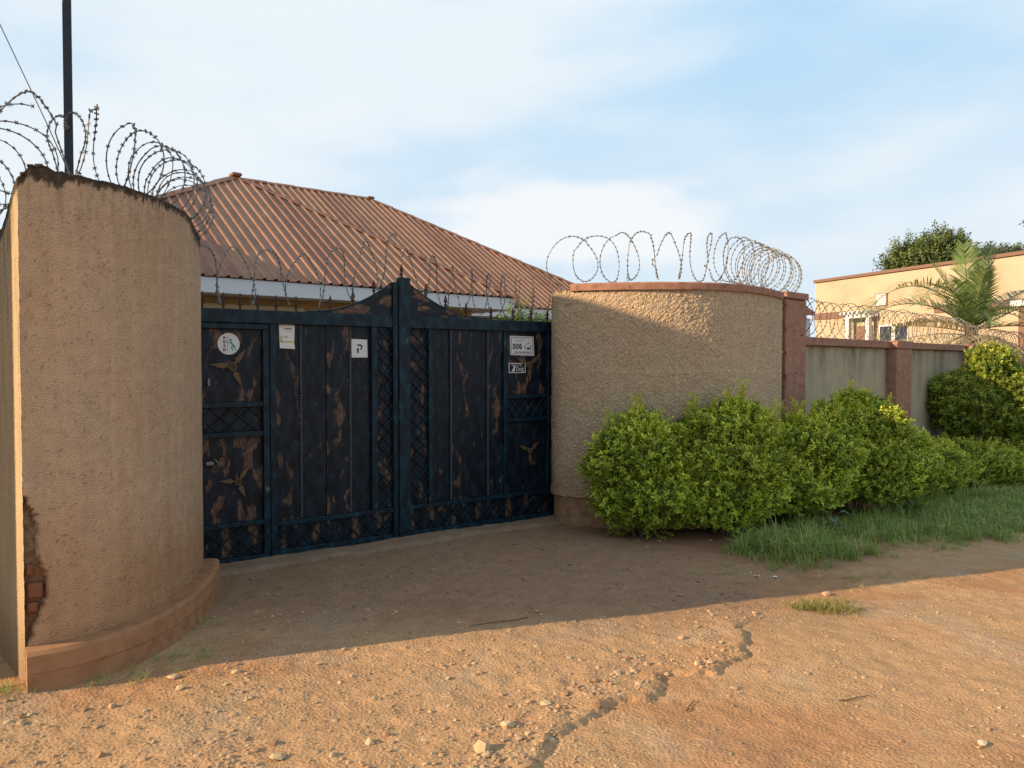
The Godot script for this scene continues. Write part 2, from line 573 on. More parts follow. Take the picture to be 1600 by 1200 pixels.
# ---------------------------------------------------------------- materials
func make_materials() -> void:
	var fine := tex_of(grey_noise(512, noise(0.11, 3, 4)))
	var grain := tex_of(grey_noise(512, noise(0.22, 4, 2)))
	var soft := grey_noise(512, noise(0.018, 8, 5))
	M.grain = grain
	# roughcast plaster: colour comes from the wall's own tint, the texture is grit
	var p := StandardMaterial3D.new()
	p.vertex_color_use_as_albedo = true
	p.roughness = 0.95
	p.metallic_specular = 0.25
	p.albedo_texture = tex_of(ramp_image(512, noise(0.16, 31, 4), [[0.0, Color(0.55, 0.52, 0.48)], [0.45, Color(0.86, 0.85, 0.84)], [0.62, Color(1, 1, 1)], [1.0, Color(1.0, 1.0, 1.0)]]))
	tri(p, 1.6)
	relief(p, fine, 0.9)
	M.plaster = p
	var pb := p.duplicate()
	pb.albedo_texture = tex_of(ramp_image(512, noise(0.075, 35, 3), [[0.0, Color(0.40, 0.36, 0.32)], [0.35, Color(0.72, 0.70, 0.67)], [0.55, Color(0.96, 0.95, 0.94)], [1.0, Color(1.0, 1.0, 1.0)]]))
	relief(pb, tex_of(grey_noise(512, noise(0.075, 35, 3))), 1.7)
	M.pebble = pb
	var sm := p.duplicate()
	sm.albedo_texture = tex_of(ramp_image(512, noise(0.02, 33, 5), [[0.0, Color(0.62, 0.58, 0.54)], [0.5, Color(0.92, 0.91, 0.90)], [1.0, Color(1, 1, 1)]]))
	tri(sm, 0.9)
	relief(sm, grain, 0.10)
	M.smooth = sm
	var terr := mat(0.30, 0.135, 0.085, 0.8)
	terr.albedo_color = Color.WHITE
	var ti := ramp_image(512, noise(0.02, 41, 5), [[0.0, Color(0.14, 0.06, 0.04)], [0.3, Color(0.28, 0.14, 0.095)], [0.6, Color(0.32, 0.165, 0.115)], [1.0, Color(0.38, 0.21, 0.15)]])
	var td := ramp_image(512, noise(0.05, 42, 4), [[0.0, Color(0.09, 0.05, 0.04)], [1.0, Color(0.20, 0.12, 0.09)]])
	terr.albedo_texture = tex_of(blend(ti, td, grey_noise(512, noise(0.03, 43, 5)), 0.74, 0.86))
	tri(terr, 0.8)
	relief(terr, grain, 0.12)
	M.terracotta = terr
	# gate steel: dark blue-black paint worn and dabbed to copper
	var dark := ramp_image(1024, noise(0.012, 51, 5), [[0.0, Color(0.004, 0.005, 0.008)], [0.4, Color(0.005, 0.009, 0.015)], [0.65, Color(0.007, 0.016, 0.027)], [1.0, Color(0.014, 0.026, 0.038)]])
	var copper := ramp_image(1024, noise(0.03, 52, 4), [[0.0, Color(0.04, 0.024, 0.018)], [0.5, Color(0.10, 0.056, 0.039)], [1.0, Color(0.21, 0.12, 0.068)]])
	var dabs := grey_noise(1024, noise(0.0085, 53, 5))
	var chips := grey_noise(1024, noise(0.05, 54, 3))
	for kind in [["paint_worn", 0.56, 0.76], ["paint_dark", 0.74, 1.0], ["paint_copper", 0.49, 0.68], ["paint_brushed", 0.46, 0.58]]:
		var g := mat(1, 1, 1, 0.38)
		g.metallic_specular = 0.32
		g.albedo_texture = tex_of(blend(blend(dark, copper, dabs, kind[1], kind[2]), copper, chips, 0.80, 0.90))
		tri(g, 0.55)
		g.uv1_scale = Vector3(0.9, 0.42, 0.9)
		if kind[0] == "paint_brushed":
			g.uv1_scale = Vector3(0.4, 0.9, 0.8)
		relief(g, grain, 0.05)
		M[kind[0]] = g
	M.frame = M.paint_dark.duplicate()
	M.frame.albedo_color = Color(0.9, 1.25, 1.25)
	M.brass = mat(0.125, 0.082, 0.043, 0.55, 0.3)
	M.bar = mat(0.040, 0.052, 0.064, 0.35)
	M.iron = mat(0.055, 0.032, 0.025, 0.7, 0.2)
	M.wire = mat(0.20, 0.19, 0.17, 0.5, 0.55)
	M.pole = mat(0.018, 0.026, 0.034, 0.55)
	M.white = mat(0.62, 0.62, 0.62, 0.6)
	M.paper = mat(0.66, 0.64, 0.60, 0.8)
	M.black = mat(0.012, 0.012, 0.015, 0.6)
	M.green = mat(0.02, 0.27, 0.16, 0.6)
	M.lime = mat(0.38, 0.45, 0.10, 0.7)
	M.gold = mat(0.38, 0.255, 0.095, 0.85)
	M.cream = mat(0.50, 0.40, 0.24, 0.85)
	M.fascia = mat(0.60, 0.63, 0.66, 0.6)
	M.glass = mat(0.03, 0.04, 0.06, 0.08)
	var roof := mat(1, 1, 1, 0.55)
	roof.metallic_specular = 0.45
	roof.albedo_texture = tex_of(ramp_image(512, noise(0.015, 61, 5), [[0.0, Color(0.22, 0.098, 0.052)], [0.45, Color(0.31, 0.148, 0.078)], [1.0, Color(0.38, 0.205, 0.115)]]))
	tri(roof, 0.35)
	M.roof = [roof]
	for k in 2:
		var r2 := roof.duplicate()
		r2.albedo_color = [Color(0.90, 0.88, 0.89), Color(0.96, 0.98, 0.98)][k]
		M.roof.append(r2)
	M.cap = roof.duplicate()
	M.cap.albedo_color = Color(0.88, 0.85, 0.84)
	var gr := StandardMaterial3D.new()
	gr.vertex_color_use_as_albedo = true
	gr.roughness = 0.96
	gr.metallic_specular = 0.2
	gr.albedo_texture = tex_of(ramp_image(1024, noise(0.07, 71, 5), [[0.0, Color(0.55, 0.48, 0.42)], [0.4, Color(0.86, 0.84, 0.82)], [0.6, Color(0.97, 0.97, 0.97)], [1.0, Color(1.0, 1.0, 1.0)]]))
	tri(gr, 0.75, true)
	relief(gr, fine, 0.5)
	M.ground = gr
	var st := mat(1, 1, 1, 0.95)
	st.vertex_color_use_as_albedo = true
	st.albedo_texture = gr.albedo_texture
	tri(st, 6.0)
	M.stone = st
	M.brick = mat(0.25, 0.10, 0.05, 0.95)
	relief(tri(M.brick, 5.0), fine, 0.5)
	var fac := mat(1, 1, 1, 0.9)
	fac.albedo_texture = tex_of(ramp_image(512, noise(0.012, 81, 5), [[0.0, Color(0.36, 0.28, 0.195)], [0.5, Color(0.42, 0.335, 0.24)], [1.0, Color(0.45, 0.37, 0.27)]]))
	tri(fac, 0.15)
	M.facade = fac
	M.band = mat(0.18, 0.105, 0.078, 0.85)
	# low wall slabs: grey-tan render with black mould running down from the coping (u along, v down)
	var sl := Image.create(1024, 256, false, Image.FORMAT_RGB8)
	var a1 := noise(0.02, 91, 4)
	var a2 := noise(0.11, 92, 3)
	var a3 := noise(0.01, 93, 5)
	for y in 256:
		for x in 1024:
			var f := y / 255.0
			var c := Color(0.41, 0.345, 0.235).lerp(Color(0.34, 0.29, 0.20), 0.5 + 0.7 * a3.get_noise_2d(x, y * 2.0))
			var run := 0.17 + 0.42 * a1.get_noise_1d(x * 0.4) + 0.10 * a2.get_noise_1d(x)
			var mould := clampf((run - f * 0.9) * 2.4, 0.0, 1.0) * (0.55 + 0.5 * a1.get_noise_2d(x * 1.5, y) + 0.35 * a2.get_noise_2d(x, y))
			c = c.lerp(Color(0.055, 0.052, 0.045), clampf(mould, 0.0, 0.8))
			c = c * (1.0 + 0.10 * a2.get_noise_2d(x * 1.3, y * 1.3))
			c = c.lerp(Color(0.22, 0.10, 0.05), 0.55 * smoothstep(0.8, 1.0, f + 0.1 * a1.get_noise_2d(x, y)))
			sl.set_pixel(x, y, c.linear_to_srgb())
	M.slab = mat(1, 1, 1, 0.95)
	M.slab.albedo_texture = tex_of(sl)
	for kind in [["leaf_gold", 0.55], ["leaf_green", 0.4], ["leaf_dry", 0.3]]:
		var lf := mat(1, 1, 1, 0.55)
		lf.vertex_color_use_as_albedo = true
		lf.metallic_specular = 0.35
		lf.backlight_enabled = true
		lf.backlight = Color(1, 1, 0.7) * kind[1]
		lf.cull_mode = BaseMaterial3D.CULL_DISABLED
		M[kind[0]] = lf
	M.bark = mat(0.12, 0.085, 0.06, 0.95)
	relief(tri(M.bark, 2.0), fine, 1.0)
	M.palm_bark = mat(0.16, 0.12, 0.085, 0.95)
	var bm := MB.new()
	for q in [0.5, -0.5]:
		bm.box(Vector3(0, 0, 0), Vector3(0.027, 0.005, 0.003), 0.0, Basis(Vector3(0, 0, 1), 0.25) * Basis(Vector3(0, 1, 0), q))
	bm.box(Vector3(0, 0, 0), Vector3(0.009, 0.009, 0.012), 0.0)
	M.barb_mesh = bm.mesh()

# ---------------------------------------------------------------- ground
func axis(lo: float, hi: float, step: float, far_lo: float, far_hi: float) -> PackedFloat32Array:
	var a := PackedFloat32Array()
	var x := lo
	var d := step
	while x > far_lo:
		d *= 1.16
		x -= d
		a.append(x)
	a.reverse()
	x = lo
	while x <= hi:
		a.append(x)
		x += step
	d = step
	while x < far_hi:
		a.append(x)
		d *= 1.13
		x += d
	return a

func ground_colour(X: float, Z: float, nb: FastNoiseLite, nr: FastNoiseLite) -> Color:
	var c := Color(0.42, 0.264, 0.143)
	var red := smoothstep(0.05, 0.45, nr.get_noise_2d(X * 0.55, Z * 0.9) + 0.45 * exp(-pow((X - 2.5) / 0.9, 2.0) - pow((Z - 4.9) / 0.9, 2.0)) + 0.3 * exp(-pow((X + 1.1) / 0.6, 2.0) - pow((Z - 3.4) / 0.35, 2.0)))
	c = c.lerp(Color(0.37, 0.195, 0.098), 0.7 * red)
	var grey := smoothstep(0.1, 0.5, nb.get_noise_2d(X * 1.3 + 30.0, Z * 1.3))
	c = c.lerp(Color(0.38, 0.285, 0.19), 0.55 * grey)
	# trodden rubble before the gate is coloured darker to deepen its shade, the soil under the hedge is dark and red
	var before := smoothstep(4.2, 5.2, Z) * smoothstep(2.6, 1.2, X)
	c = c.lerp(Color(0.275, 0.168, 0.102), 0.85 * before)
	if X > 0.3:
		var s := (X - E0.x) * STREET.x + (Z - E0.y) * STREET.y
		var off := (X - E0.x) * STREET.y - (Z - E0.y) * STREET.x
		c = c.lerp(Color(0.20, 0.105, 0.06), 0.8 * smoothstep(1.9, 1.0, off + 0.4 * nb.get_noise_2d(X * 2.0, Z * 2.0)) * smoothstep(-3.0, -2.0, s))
	var bd := nb.get_noise_2d(X * 7.0, Z * 7.0)
	return c * (1.0 + 0.16 * bd + 0.10 * nr.get_noise_2d(X * 20.0, Z * 20.0))

func build_ground() -> void:
	var nb := noise(0.6, 101, 4)
	var nr := noise(0.6, 102, 4)
	var xs := axis(-3.4, 4.6, 0.018, -900.0, 900.0)
	var zs := axis(2.7, 7.4, 0.018, -300.0, 1200.0)
	var m := MB.new()
	m.colored = true
	var w := xs.size()
	for Z in zs:
		for X in xs:
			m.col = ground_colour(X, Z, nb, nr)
			m.vert(W(X, gh(X, Z), Z), Vector3.UP, Vector2(X, Z))
	m.grid_normals(w, zs.size(), 0)
	m.grid_faces(w, zs.size(), 0)
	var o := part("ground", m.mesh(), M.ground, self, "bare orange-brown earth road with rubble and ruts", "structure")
	# concrete sill in front of the gate, worn and dusty
	var s := MB.new()
	s.colored = true
	var cols := 150
	var rows := 22
	for r in rows + 1:
		for k in cols + 1:
			var u := -0.35 + 3.85 * k / cols
			var f := float(r) / rows
			var e := 0.34 + 0.10 * nb.get_noise_1d(u * 4.0) + 0.03 * nb.get_noise_1d(u * 30.0)
			var p := GATE0 + GATE_DIR * u + Vector2(GATE_DIR.y, -GATE_DIR.x) * (-0.25 + (e + 0.25) * f)
			s.col = Color(0.28, 0.195, 0.13) * (1.0 + 0.25 * nb.get_noise_2d(p.x * 6.0, p.y * 6.0))
			s.vert(P2(p, gh(p.x, p.y) + 0.022 - 0.03 * smoothstep(0.8, 1.0, f) + 0.004 * nb.get_noise_2d(p.x * 20, p.y * 20)), Vector3.UP, p)
	s.grid_normals(cols + 1, rows + 1, 0)
	for k in s.n.size():
		s.n[k] = Vector3(0, absf(s.n[k].y), 0) + Vector3(s.n[k].x, 0, s.n[k].z) * signf(s.n[k].y)
	for y in rows:
		for x in cols:
			var k := y * (cols + 1) + x
			s.i.append_array([k, k + 1, k + cols + 2, k, k + cols + 2, k + cols + 1])
	part("gate_sill", s.mesh(), M.ground, self, "low worn concrete sill on the ground under the gate", "structure")

func rock_mesh(seed_: int, flat: float) -> ArrayMesh:
	var r := RandomNumberGenerator.new()
	r.seed = seed_
	var t := (1.0 + sqrt(5.0)) / 2.0
	var pts := [Vector3(-1, t, 0), Vector3(1, t, 0), Vector3(-1, -t, 0), Vector3(1, -t, 0), Vector3(0, -1, t), Vector3(0, 1, t), Vector3(0, -1, -t), Vector3(0, 1, -t), Vector3(t, 0, -1), Vector3(t, 0, 1), Vector3(-t, 0, -1), Vector3(-t, 0, 1)]
	for k in 12:
		pts[k] = pts[k].normalized() * r.randf_range(0.62, 1.12) * Vector3(1.0, flat, r.randf_range(0.7, 0.9))
	var m := MB.new()
	for f in [[0, 11, 5], [0, 5, 1], [0, 1, 7], [0, 7, 10], [0, 10, 11], [1, 5, 9], [5, 11, 4], [11, 10, 2], [10, 7, 6], [7, 1, 8], [3, 9, 4], [3, 4, 2], [3, 2, 6], [3, 6, 8], [3, 8, 9], [4, 9, 5], [2, 4, 11], [6, 2, 10], [8, 6, 7], [9, 8, 1]]:
		m.poly([pts[f[0]], pts[f[1]], pts[f[2]]], Vector3.ZERO)
	return m.mesh()

func build_stones() -> void:
	var kinds := [rock_mesh(1, 0.55), rock_mesh(2, 0.4), rock_mesh(3, 0.7), rock_mesh(4, 0.3)]
	var clus := noise(1.1, 120, 3)
	var root := Node3D.new()
	root.name = "gravel"
	add_child(root)
	tag(root, "loose laterite gravel and rubble chips strewn over the earth road", "gravel", "", "stuff")
	var xf := [[], [], [], []]
	var cols := [[], [], [], []]
	var made := 0
	while made < 9000:
		var Z := 2.75 + 5.2 * pow(rng.randf(), 1.5)
		var X := rng.randf_range(-0.72 * Z - 0.2, 0.72 * Z + 0.2)
		if X < -2.05 and Z > 3.6:
			continue
		var l := ledge(Vector2(X, Z)) if X > -1.0 and X < 3.0 and Z < 5.6 else (1.0 if X < 1.5 else -1.0)
		var want := 0.06 + 0.35 * smoothstep(0.1, 0.5, clus.get_noise_2d(X, Z)) + 0.9 * exp(-pow((l - 0.14) / 0.16, 2.0)) * float(X < 1.9 and Z < 5.4)
		if l > 0:
			want += 0.16
		if Z > 5.0 and X < 1.6:
			want += 0.15
		if rng.randf() > want:
			continue
		made += 1
		var s := 0.0045 + 0.011 * pow(rng.randf(), 3.0)
		if l > 0 and rng.randf() < 0.25:
			s *= 1.9
		if rng.randf() < 0.012:
			s *= 2.0
		var k := rng.randi() % 4
		var b := Basis(Vector3.UP, rng.randf() * TAU) * Basis(Vector3.RIGHT, rng.randfn() * 0.25)
		xf[k].append(Transform3D(b.scaled(Vector3.ONE * s), W(X, gh(X, Z) + s * rng.randf_range(-0.25, 0.22), Z)))
		var c := Color(0.40, 0.265, 0.15).lerp(Color(0.47, 0.34, 0.205), rng.randf()).lerp(Color(0.36, 0.19, 0.10), 0.6 * float(rng.randf() < 0.25))
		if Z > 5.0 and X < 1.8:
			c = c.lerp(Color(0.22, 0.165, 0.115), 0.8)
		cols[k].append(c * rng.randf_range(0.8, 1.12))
	for k in 4:
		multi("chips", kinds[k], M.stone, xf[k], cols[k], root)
	# stones large enough to pick out one by one
	for s in [[2.18, 5.3, 0.045, "pinkish broken brick lump beside the sunlit grass tuft", Color(0.50, 0.30, 0.20), 0.75], [1.98, 3.2, 0.028, "pale stone nearest the bottom right of the road", Color(0.56, 0.45, 0.30), 0.6],
			[1.52, 3.93, 0.024, "flat brown stone alone on the smooth reddish road to the right", Color(0.42, 0.29, 0.17), 0.35], [2.2, 7.12, 0.075, "grey rounded stone at the foot of the hedge where the grass starts", Color(0.27, 0.27, 0.26), 0.7],
			[-1.72, 3.87, 0.035, "tan stone at the shadow edge near the curved plinth", Color(0.5, 0.36, 0.21), 0.7], [-1.62, 3.72, 0.028, "small pale stone just in the sun below the curved plinth", Color(0.52, 0.38, 0.22), 0.8],
			[0.98, 4.02, 0.026, "yellowish stone on the rim of the upper rubble step", Color(0.58, 0.43, 0.24), 0.7], [-0.02, 3.33, 0.04, "blocky stone left of the broken ledge", Color(0.50, 0.37, 0.22), 0.7],
			[-0.12, 3.12, 0.05, "large angular stone at the bottom beside the broken ledge", Color(0.47, 0.33, 0.19), 0.6], [0.16, 3.55, 0.035, "pale flat stone above the broken ledge", Color(0.55, 0.43, 0.27), 0.5],
			[-0.95, 3.08, 0.045, "tan rubble stone at the bottom of the picture, left of centre", Color(0.5, 0.36, 0.2), 0.5], [-0.6, 3.2, 0.03, "small squarish stone in the rubble at the bottom", Color(0.52, 0.4, 0.24), 0.7]]:
		var o := part("stone", kinds[int(s[2] * 1000) % 4], M.stone, self)
		tag(o, s[3], "stone", "stones lying on the road")
		var mm: StandardMaterial3D = M.stone.duplicate()
		mm.albedo_color = s[4].linear_to_srgb()
		o.material_override = mm
		o.position = W(s[0], gh(s[0], s[1]) + s[2] * 0.3 * s[5], s[1])
		o.scale = Vector3(1, s[5] / 0.6, 1) * s[2]
		o.rotation.y = s[0] * 7.0

func build_litter() -> void:
	var k := 0
	for s in [[1.84, 5.74, "white plastic scrap on the shaded earth, left of a pair"], [1.97, 5.72, "white plastic scrap on the shaded earth, right of a pair"], [1.95, 6.75, "crumpled white wrapper at the left end of the grass"]]:
		var m := MB.new()
		var r := RandomNumberGenerator.new()
		r.seed = 300 + k
		var pts := []
		for j in 9:
			pts.append(Vector3((j % 3 - 1) * 0.02 + r.randfn() * 0.004, absf(r.randfn()) * 0.006 + 0.004, (j / 3 - 1) * 0.014 + r.randfn() * 0.003))
		for y in 2:
			for x in 2:
				m.tri(pts[y * 3 + x], pts[y * 3 + x + 3], pts[y * 3 + x + 1])
				m.tri(pts[y * 3 + x + 1], pts[y * 3 + x + 3], pts[y * 3 + x + 4])
		var o := part("plastic_scrap", m.mesh(), M.paper, self)
		tag(o, s[2], "litter", "plastic litter by the grass")
		o.position = W(s[0], gh(s[0], s[1]), s[1])
		o.rotation.y = k * 1.3
		k += 1
	# dry twigs
	for s in [[Vector2(0.10, 4.78), Vector2(-0.25, 4.62), "long dry twig lying in the shade before the gate"], [Vector2(1.55, 3.6), Vector2(1.72, 3.66), "short pale straw on the sunlit road"], [Vector2(0.80, 3.50), Vector2(0.87, 3.62), "thin brown twig beside the broken ledge"]]:
		var m := MB.new()
		var o3 := P2(s[0], gh(s[0].x, s[0].y))
		var pts := []
		for j in 6:
			var p: Vector2 = s[0].lerp(s[1], j / 5.0) + Vector2(0.01 * sin(j * 2.1), 0.006 * cos(j * 1.7))
			pts.append(P2(p, gh(p.x, p.y) + 0.008) - o3)
		m.tube(pts, 0.0035, 0.002, 5)
		var o := part("twig", m.mesh(), M.bark, self)
		o.position = o3
		tag(o, s[2], "twig", "twigs on the road")

# ---------------------------------------------------------------- left curved wall
var left_path := []
var right_path := []
const LEFT_TOP := 2.556
const RIGHT_TOP := 2.325

func build_left_wall() -> void:
	left_path = catmull([Vector2(-2.41, 3.775), Vector2(-2.22, 3.92), Vector2(-2.09, 4.18), Vector2(-2.045, 4.5), Vector2(-2.06, 4.85), Vector2(-2.13, 5.2), Vector2(-2.24, 5.55), Vector2(-2.42, 5.9), Vector2(-2.72, 6.25)], 0.011)
	var root := thing("curved_wall", "tall pinkish roughcast curved wall at left, its top edge black with moss", "wall", W(-2.41, 0, 3.775), 0.0, "curved walls beside the gate")
	var nz := noise(3.0, 201, 4)
	var grit := noise(34.0, 202, 2)
	var soft := noise(1.3, 203, 4)
	var top := func(a: float) -> float:
		var t: float = LEFT_TOP + 0.010 * nz.get_noise_1d(a * 9.0) + 0.006 * nz.get_noise_1d(a * 40.0)
		t += 0.022 * exp(-pow((a - 0.10) / 0.05, 2.0)) - 0.05 * smoothstep(0.05, 0.0, a)
		t -= 0.05 * smoothstep(1.25, 1.7, a) + 0.03 * smoothstep(1.4, 1.45, a) * (0.6 + nz.get_noise_1d(a * 25.0))
		return t
	var hole := func(a: float, y: float) -> float:   # how far inside the patch where the plaster has fallen off, by the corner
		var reach: float = 0.018 + 0.085 * exp(-pow((y - 0.48) / 0.17, 2.0)) + 0.04 * exp(-pow((y - 0.80) / 0.12, 2.0))
		reach *= smoothstep(0.17, 0.24, y) * smoothstep(0.99, 0.84, y)
		reach += 0.020 * nz.get_noise_2d(a * 8.0, y * 8.0) + 0.006 * grit.get_noise_2d(a * 0.8, y * 0.8)
		return smoothstep(0.0, 0.012, reach - a) * smoothstep(0.16, 0.19, y) * smoothstep(1.0, 0.95, y)
	var push := func(a: float, y: float) -> float:
		var h: float = hole.call(a, y)
		var d: float = 0.0022 * grit.get_noise_2d(a * 1.3, y * 1.3) + 0.0025 * nz.get_noise_2d(a * 0.6, y * 0.6)
		return lerpf(d, -0.048 + 0.012 * nz.get_noise_2d(a * 6.0, y * 6.0), h)
	var tint := func(a: float, y: float, t: float) -> Color:
		var c := Color(0.53, 0.352, 0.222)
		c = c.lerp(Color(0.52, 0.375, 0.245), clampf(0.5 + 0.8 * soft.get_noise_2d(a, y), 0, 1))
		c = c.lerp(Color(0.42, 0.225, 0.11), 0.75 * smoothstep(0.85, 0.2, y + 0.25 * soft.get_noise_2d(a * 2.0, y)))
		c = c * (1.0 + 0.12 * soft.get_noise_2d(a * 7.0, y * 7.0) + 0.10 * nz.get_noise_2d(a * 3.0, y * 0.35))
		if grit.get_noise_2d(a * 2.6 + 7.0, y * 2.6) < -0.54:
			c = c * 0.66
		var run: float = 0.035 + 0.035 * nz.get_noise_1d(a * 14.0) + 0.02 * grit.get_noise_2d(a, y)
		run += 0.05 * smoothstep(1.15, 1.6, a) * (0.8 + 1.6 * nz.get_noise_1d(a * 11.0))
		run += 0.05 * exp(-pow((a - 0.13) / 0.07, 2.0))
		c = c.lerp(Color(0.035, 0.028, 0.022), 0.93 * smoothstep(0.012, -0.012, (t - y) - run))
		c = c.lerp(Color(0.18, 0.13, 0.10), 0.4 * smoothstep(0.3, 0.0, (t - y) - run) * smoothstep(-0.1, 0.5, nz.get_noise_2d(a * 9.0, y * 0.7)))
		var h: float = hole.call(a, y)
		c = c.lerp(Color(0.28, 0.145, 0.08).lerp(Color(0.44, 0.36, 0.25), clampf(0.45 + nz.get_noise_2d(a * 8.0, y * 8.0), 0, 1) * smoothstep(0.50, 0.72, y)), h)
		return c
	var m := MB.new()
	wall_face(m, left_path, 0.0, top, 230, push, tint)
	var o := part("rendered_face", m.mesh(), M.plaster, root)
	o.position = -root.position
	# the mossy top and the inner face
	var s := MB.new()
	s.colored = true
	s.col = Color(0.05, 0.042, 0.034)
	sweep(s, left_path, top, [[-0.24, -2.6], [-0.24, -0.01], [-0.19, 0.014], [-0.10, 0.020], [-0.03, 0.012], [0.001, -0.004]])
	o = part("mossy_top", s.mesh(), M.plaster, root)
	o.position = -root.position
	# lumps of moss and old mortar along the top edge
	var lump := MB.new()
	var at := arc_at(left_path)
	var ids := 0
	var inner_off := []
	for k in left_path.size():
		var dd: Vector2 = (left_path[mini(k + 1, left_path.size() - 1)] - left_path[maxi(k - 1, 0)]).normalized()
		inner_off.append(Vector2(-dd.y, dd.x))
	for k in range(2, left_path.size() - 40, 3):
		if rng.randf() < 0.72:
			var r := rng.randf_range(0.008, 0.021)
			if at[k] > 0.07 and at[k] < 0.16:
				r *= 1.5
			var p: Vector2 = left_path[k] + inner_off[k] * rng.randf_range(0.03, 1.0) * minf(0.2, at[k] * 0.5)
			var b := Basis(Vector3.UP, rng.randf() * TAU).scaled(Vector3(1.5, 0.8, 1.2) * r)
			var src: Array = M.rock.surface_get_arrays(0)
			for j in range(0, src[Mesh.ARRAY_INDEX].size(), 3):
				var q := []
				for e in 3:
					q.append(b * src[Mesh.ARRAY_VERTEX][src[Mesh.ARRAY_INDEX][j + e]] + P2(p, top.call(at[k]) + 0.006))
				lump.tri(q[0], q[2], q[1])
			ids += 1
	o = part("moss", lump.mesh(), M.moss, root, "", "stuff")
	o.position = -root.position
	# bricks laid bare by the corner
	for q in [[0.030, 0.47, 0.070, 0.075], [0.012, 0.385, 0.05, 0.05], [0.008, 0.575, 0.035, 0.055]]:
		var k := int(q[0] / 0.011) + 2
		var d: Vector2 = (left_path[k + 1] - left_path[k - 1]).normalized()
		var b := Basis(P2(d, 0), Vector3.UP, P2(Vector2(d.y, -d.x), 0))
		var bm := MB.new()
		bm.box(P2(left_path[k] - Vector2(d.y, -d.x) * 0.040, q[1]), Vector3(q[2], q[3], 0.05), 0.008, b)
		var br := part("brick", bm.mesh(), M.brick, root)
		br.position = -root.position
	# plinth following the curve
	var pl := left_path.slice(0, 172)
	var ps := MB.new()
	ps.colored = true
	ps.col = Color(0.36, 0.185, 0.095)
	var py := func(_a: float) -> float: return 0.0
	sweep(ps, pl, py, [[-0.01, -0.1], [-0.01, 0.20], [0.085, 0.196], [0.108, 0.180], [0.116, 0.10], [0.112, 0.09], [0.122, -0.1]])
	o = part("plinth", ps.mesh(), M.smooth, root)
	o.position = -root.position
	# the return of the wall along the side lane
	var lane := thing("lane_wall", "side face of the wall along the lane at the far left edge, a thin sunlit strip by the corner", "wall", W(-2.42, 0, 3.79))
	var lp := catmull([Vector2(-4.9, 6.3), Vector2(-4.0, 5.39), Vector2(-3.2, 4.58), Vector2(-2.7, 4.07), Vector2(-2.50, 3.865), Vector2(-2.435, 3.80), Vector2(-2.412, 3.776)], 0.014)
	var ltop := func(a: float) -> float:
		return LEFT_TOP - 0.05 - 0.20 * smoothstep(3.55, 3.15, a) + 0.012 * nz.get_noise_1d(a * 8.0)
	var lpush := func(a: float, y: float) -> float: return 0.002 * grit.get_noise_2d(a, y)
	var ltint := func(a: float, y: float, t: float) -> Color:
		var c := Color(0.42, 0.32, 0.20) * (1.0 + 0.15 * soft.get_noise_2d(a * 6.0, y))
		c = c.lerp(Color(0.13, 0.11, 0.08), 0.7 * smoothstep(0.1, 0.5, nz.get_noise_2d(a * 7.0, y * 0.5)) * smoothstep(0.8, 2.4, y))
		c = c.lerp(Color(0.16, 0.09, 0.05), 0.6 * smoothstep(0.5, 0.0, y))
		c = c.lerp(Color(0.035, 0.03, 0.024), 0.9 * smoothstep(0.015, -0.01, (t - y) - 0.05 - 0.03 * nz.get_noise_1d(a * 14.0)))
		return c
	var lm := MB.new()
	wall_face(lm, lp, -0.05, ltop, 120, lpush, ltint)
	o = part("rendered_face", lm.mesh(), M.plaster, lane)
	o.position = -lane.position
	var lt := MB.new()
	lt.colored = true
	lt.col = Color(0.05, 0.042, 0.034)
	sweep(lt, lp.slice(0, lp.size() - 14), ltop, [[-0.2, -2.6], [-0.2, 0.0], [-0.1, 0.012], [0.001, -0.003]])
	o = part("mossy_top", lt.mesh(), M.plaster, lane)
	o.position = -lane.position
	# pole rising behind the wall
	var pole := thing("steel_pole", "dark square steel pole rising behind the mossy top of the left wall", "pole", W(-2.63, 0, 4.6))
	boxpart("shaft", Vector3(0, 2.6, 0), Vector3(0.047, 5.2, 0.047), M.pole, pole, 0.004, Basis(Vector3.UP, 0.5))
	boxpart("base_plate", Vector3(0, 0.012, 0), Vector3(0.16, 0.02, 0.16), M.pole, pole)
	boxpart("cap", Vector3(0, 5.205, 0), Vector3(0.055, 0.01, 0.055), M.pole, pole, 0.002, Basis(Vector3.UP, 0.5))
	var cable := MB.new()
	cable.tube([Vector3(-1.04, 2.23, 0.0), Vector3(-0.44, 0.93, 0.0), Vector3(-0.14, 0.28, 0.0), Vector3(-0.03, 0.03, 0.0)], 0.0032, 0.0032, 5)
	var cb := part("stay_cable", cable.mesh(), M.wire, self)
	cb.position = W(-2.62, 2.75, 4.6)
	tag(cb, "thin grey stay cable slanting down from the top left to the pole", "cable")

# ---------------------------------------------------------------- right curved wall, pilaster, street wall
func street(s: float, off: float) -> Vector2:   # along the street wall from the pilaster's front corner, off towards the road
	return E0 + STREET * s + Vector2(STREET.y, -STREET.x) * off

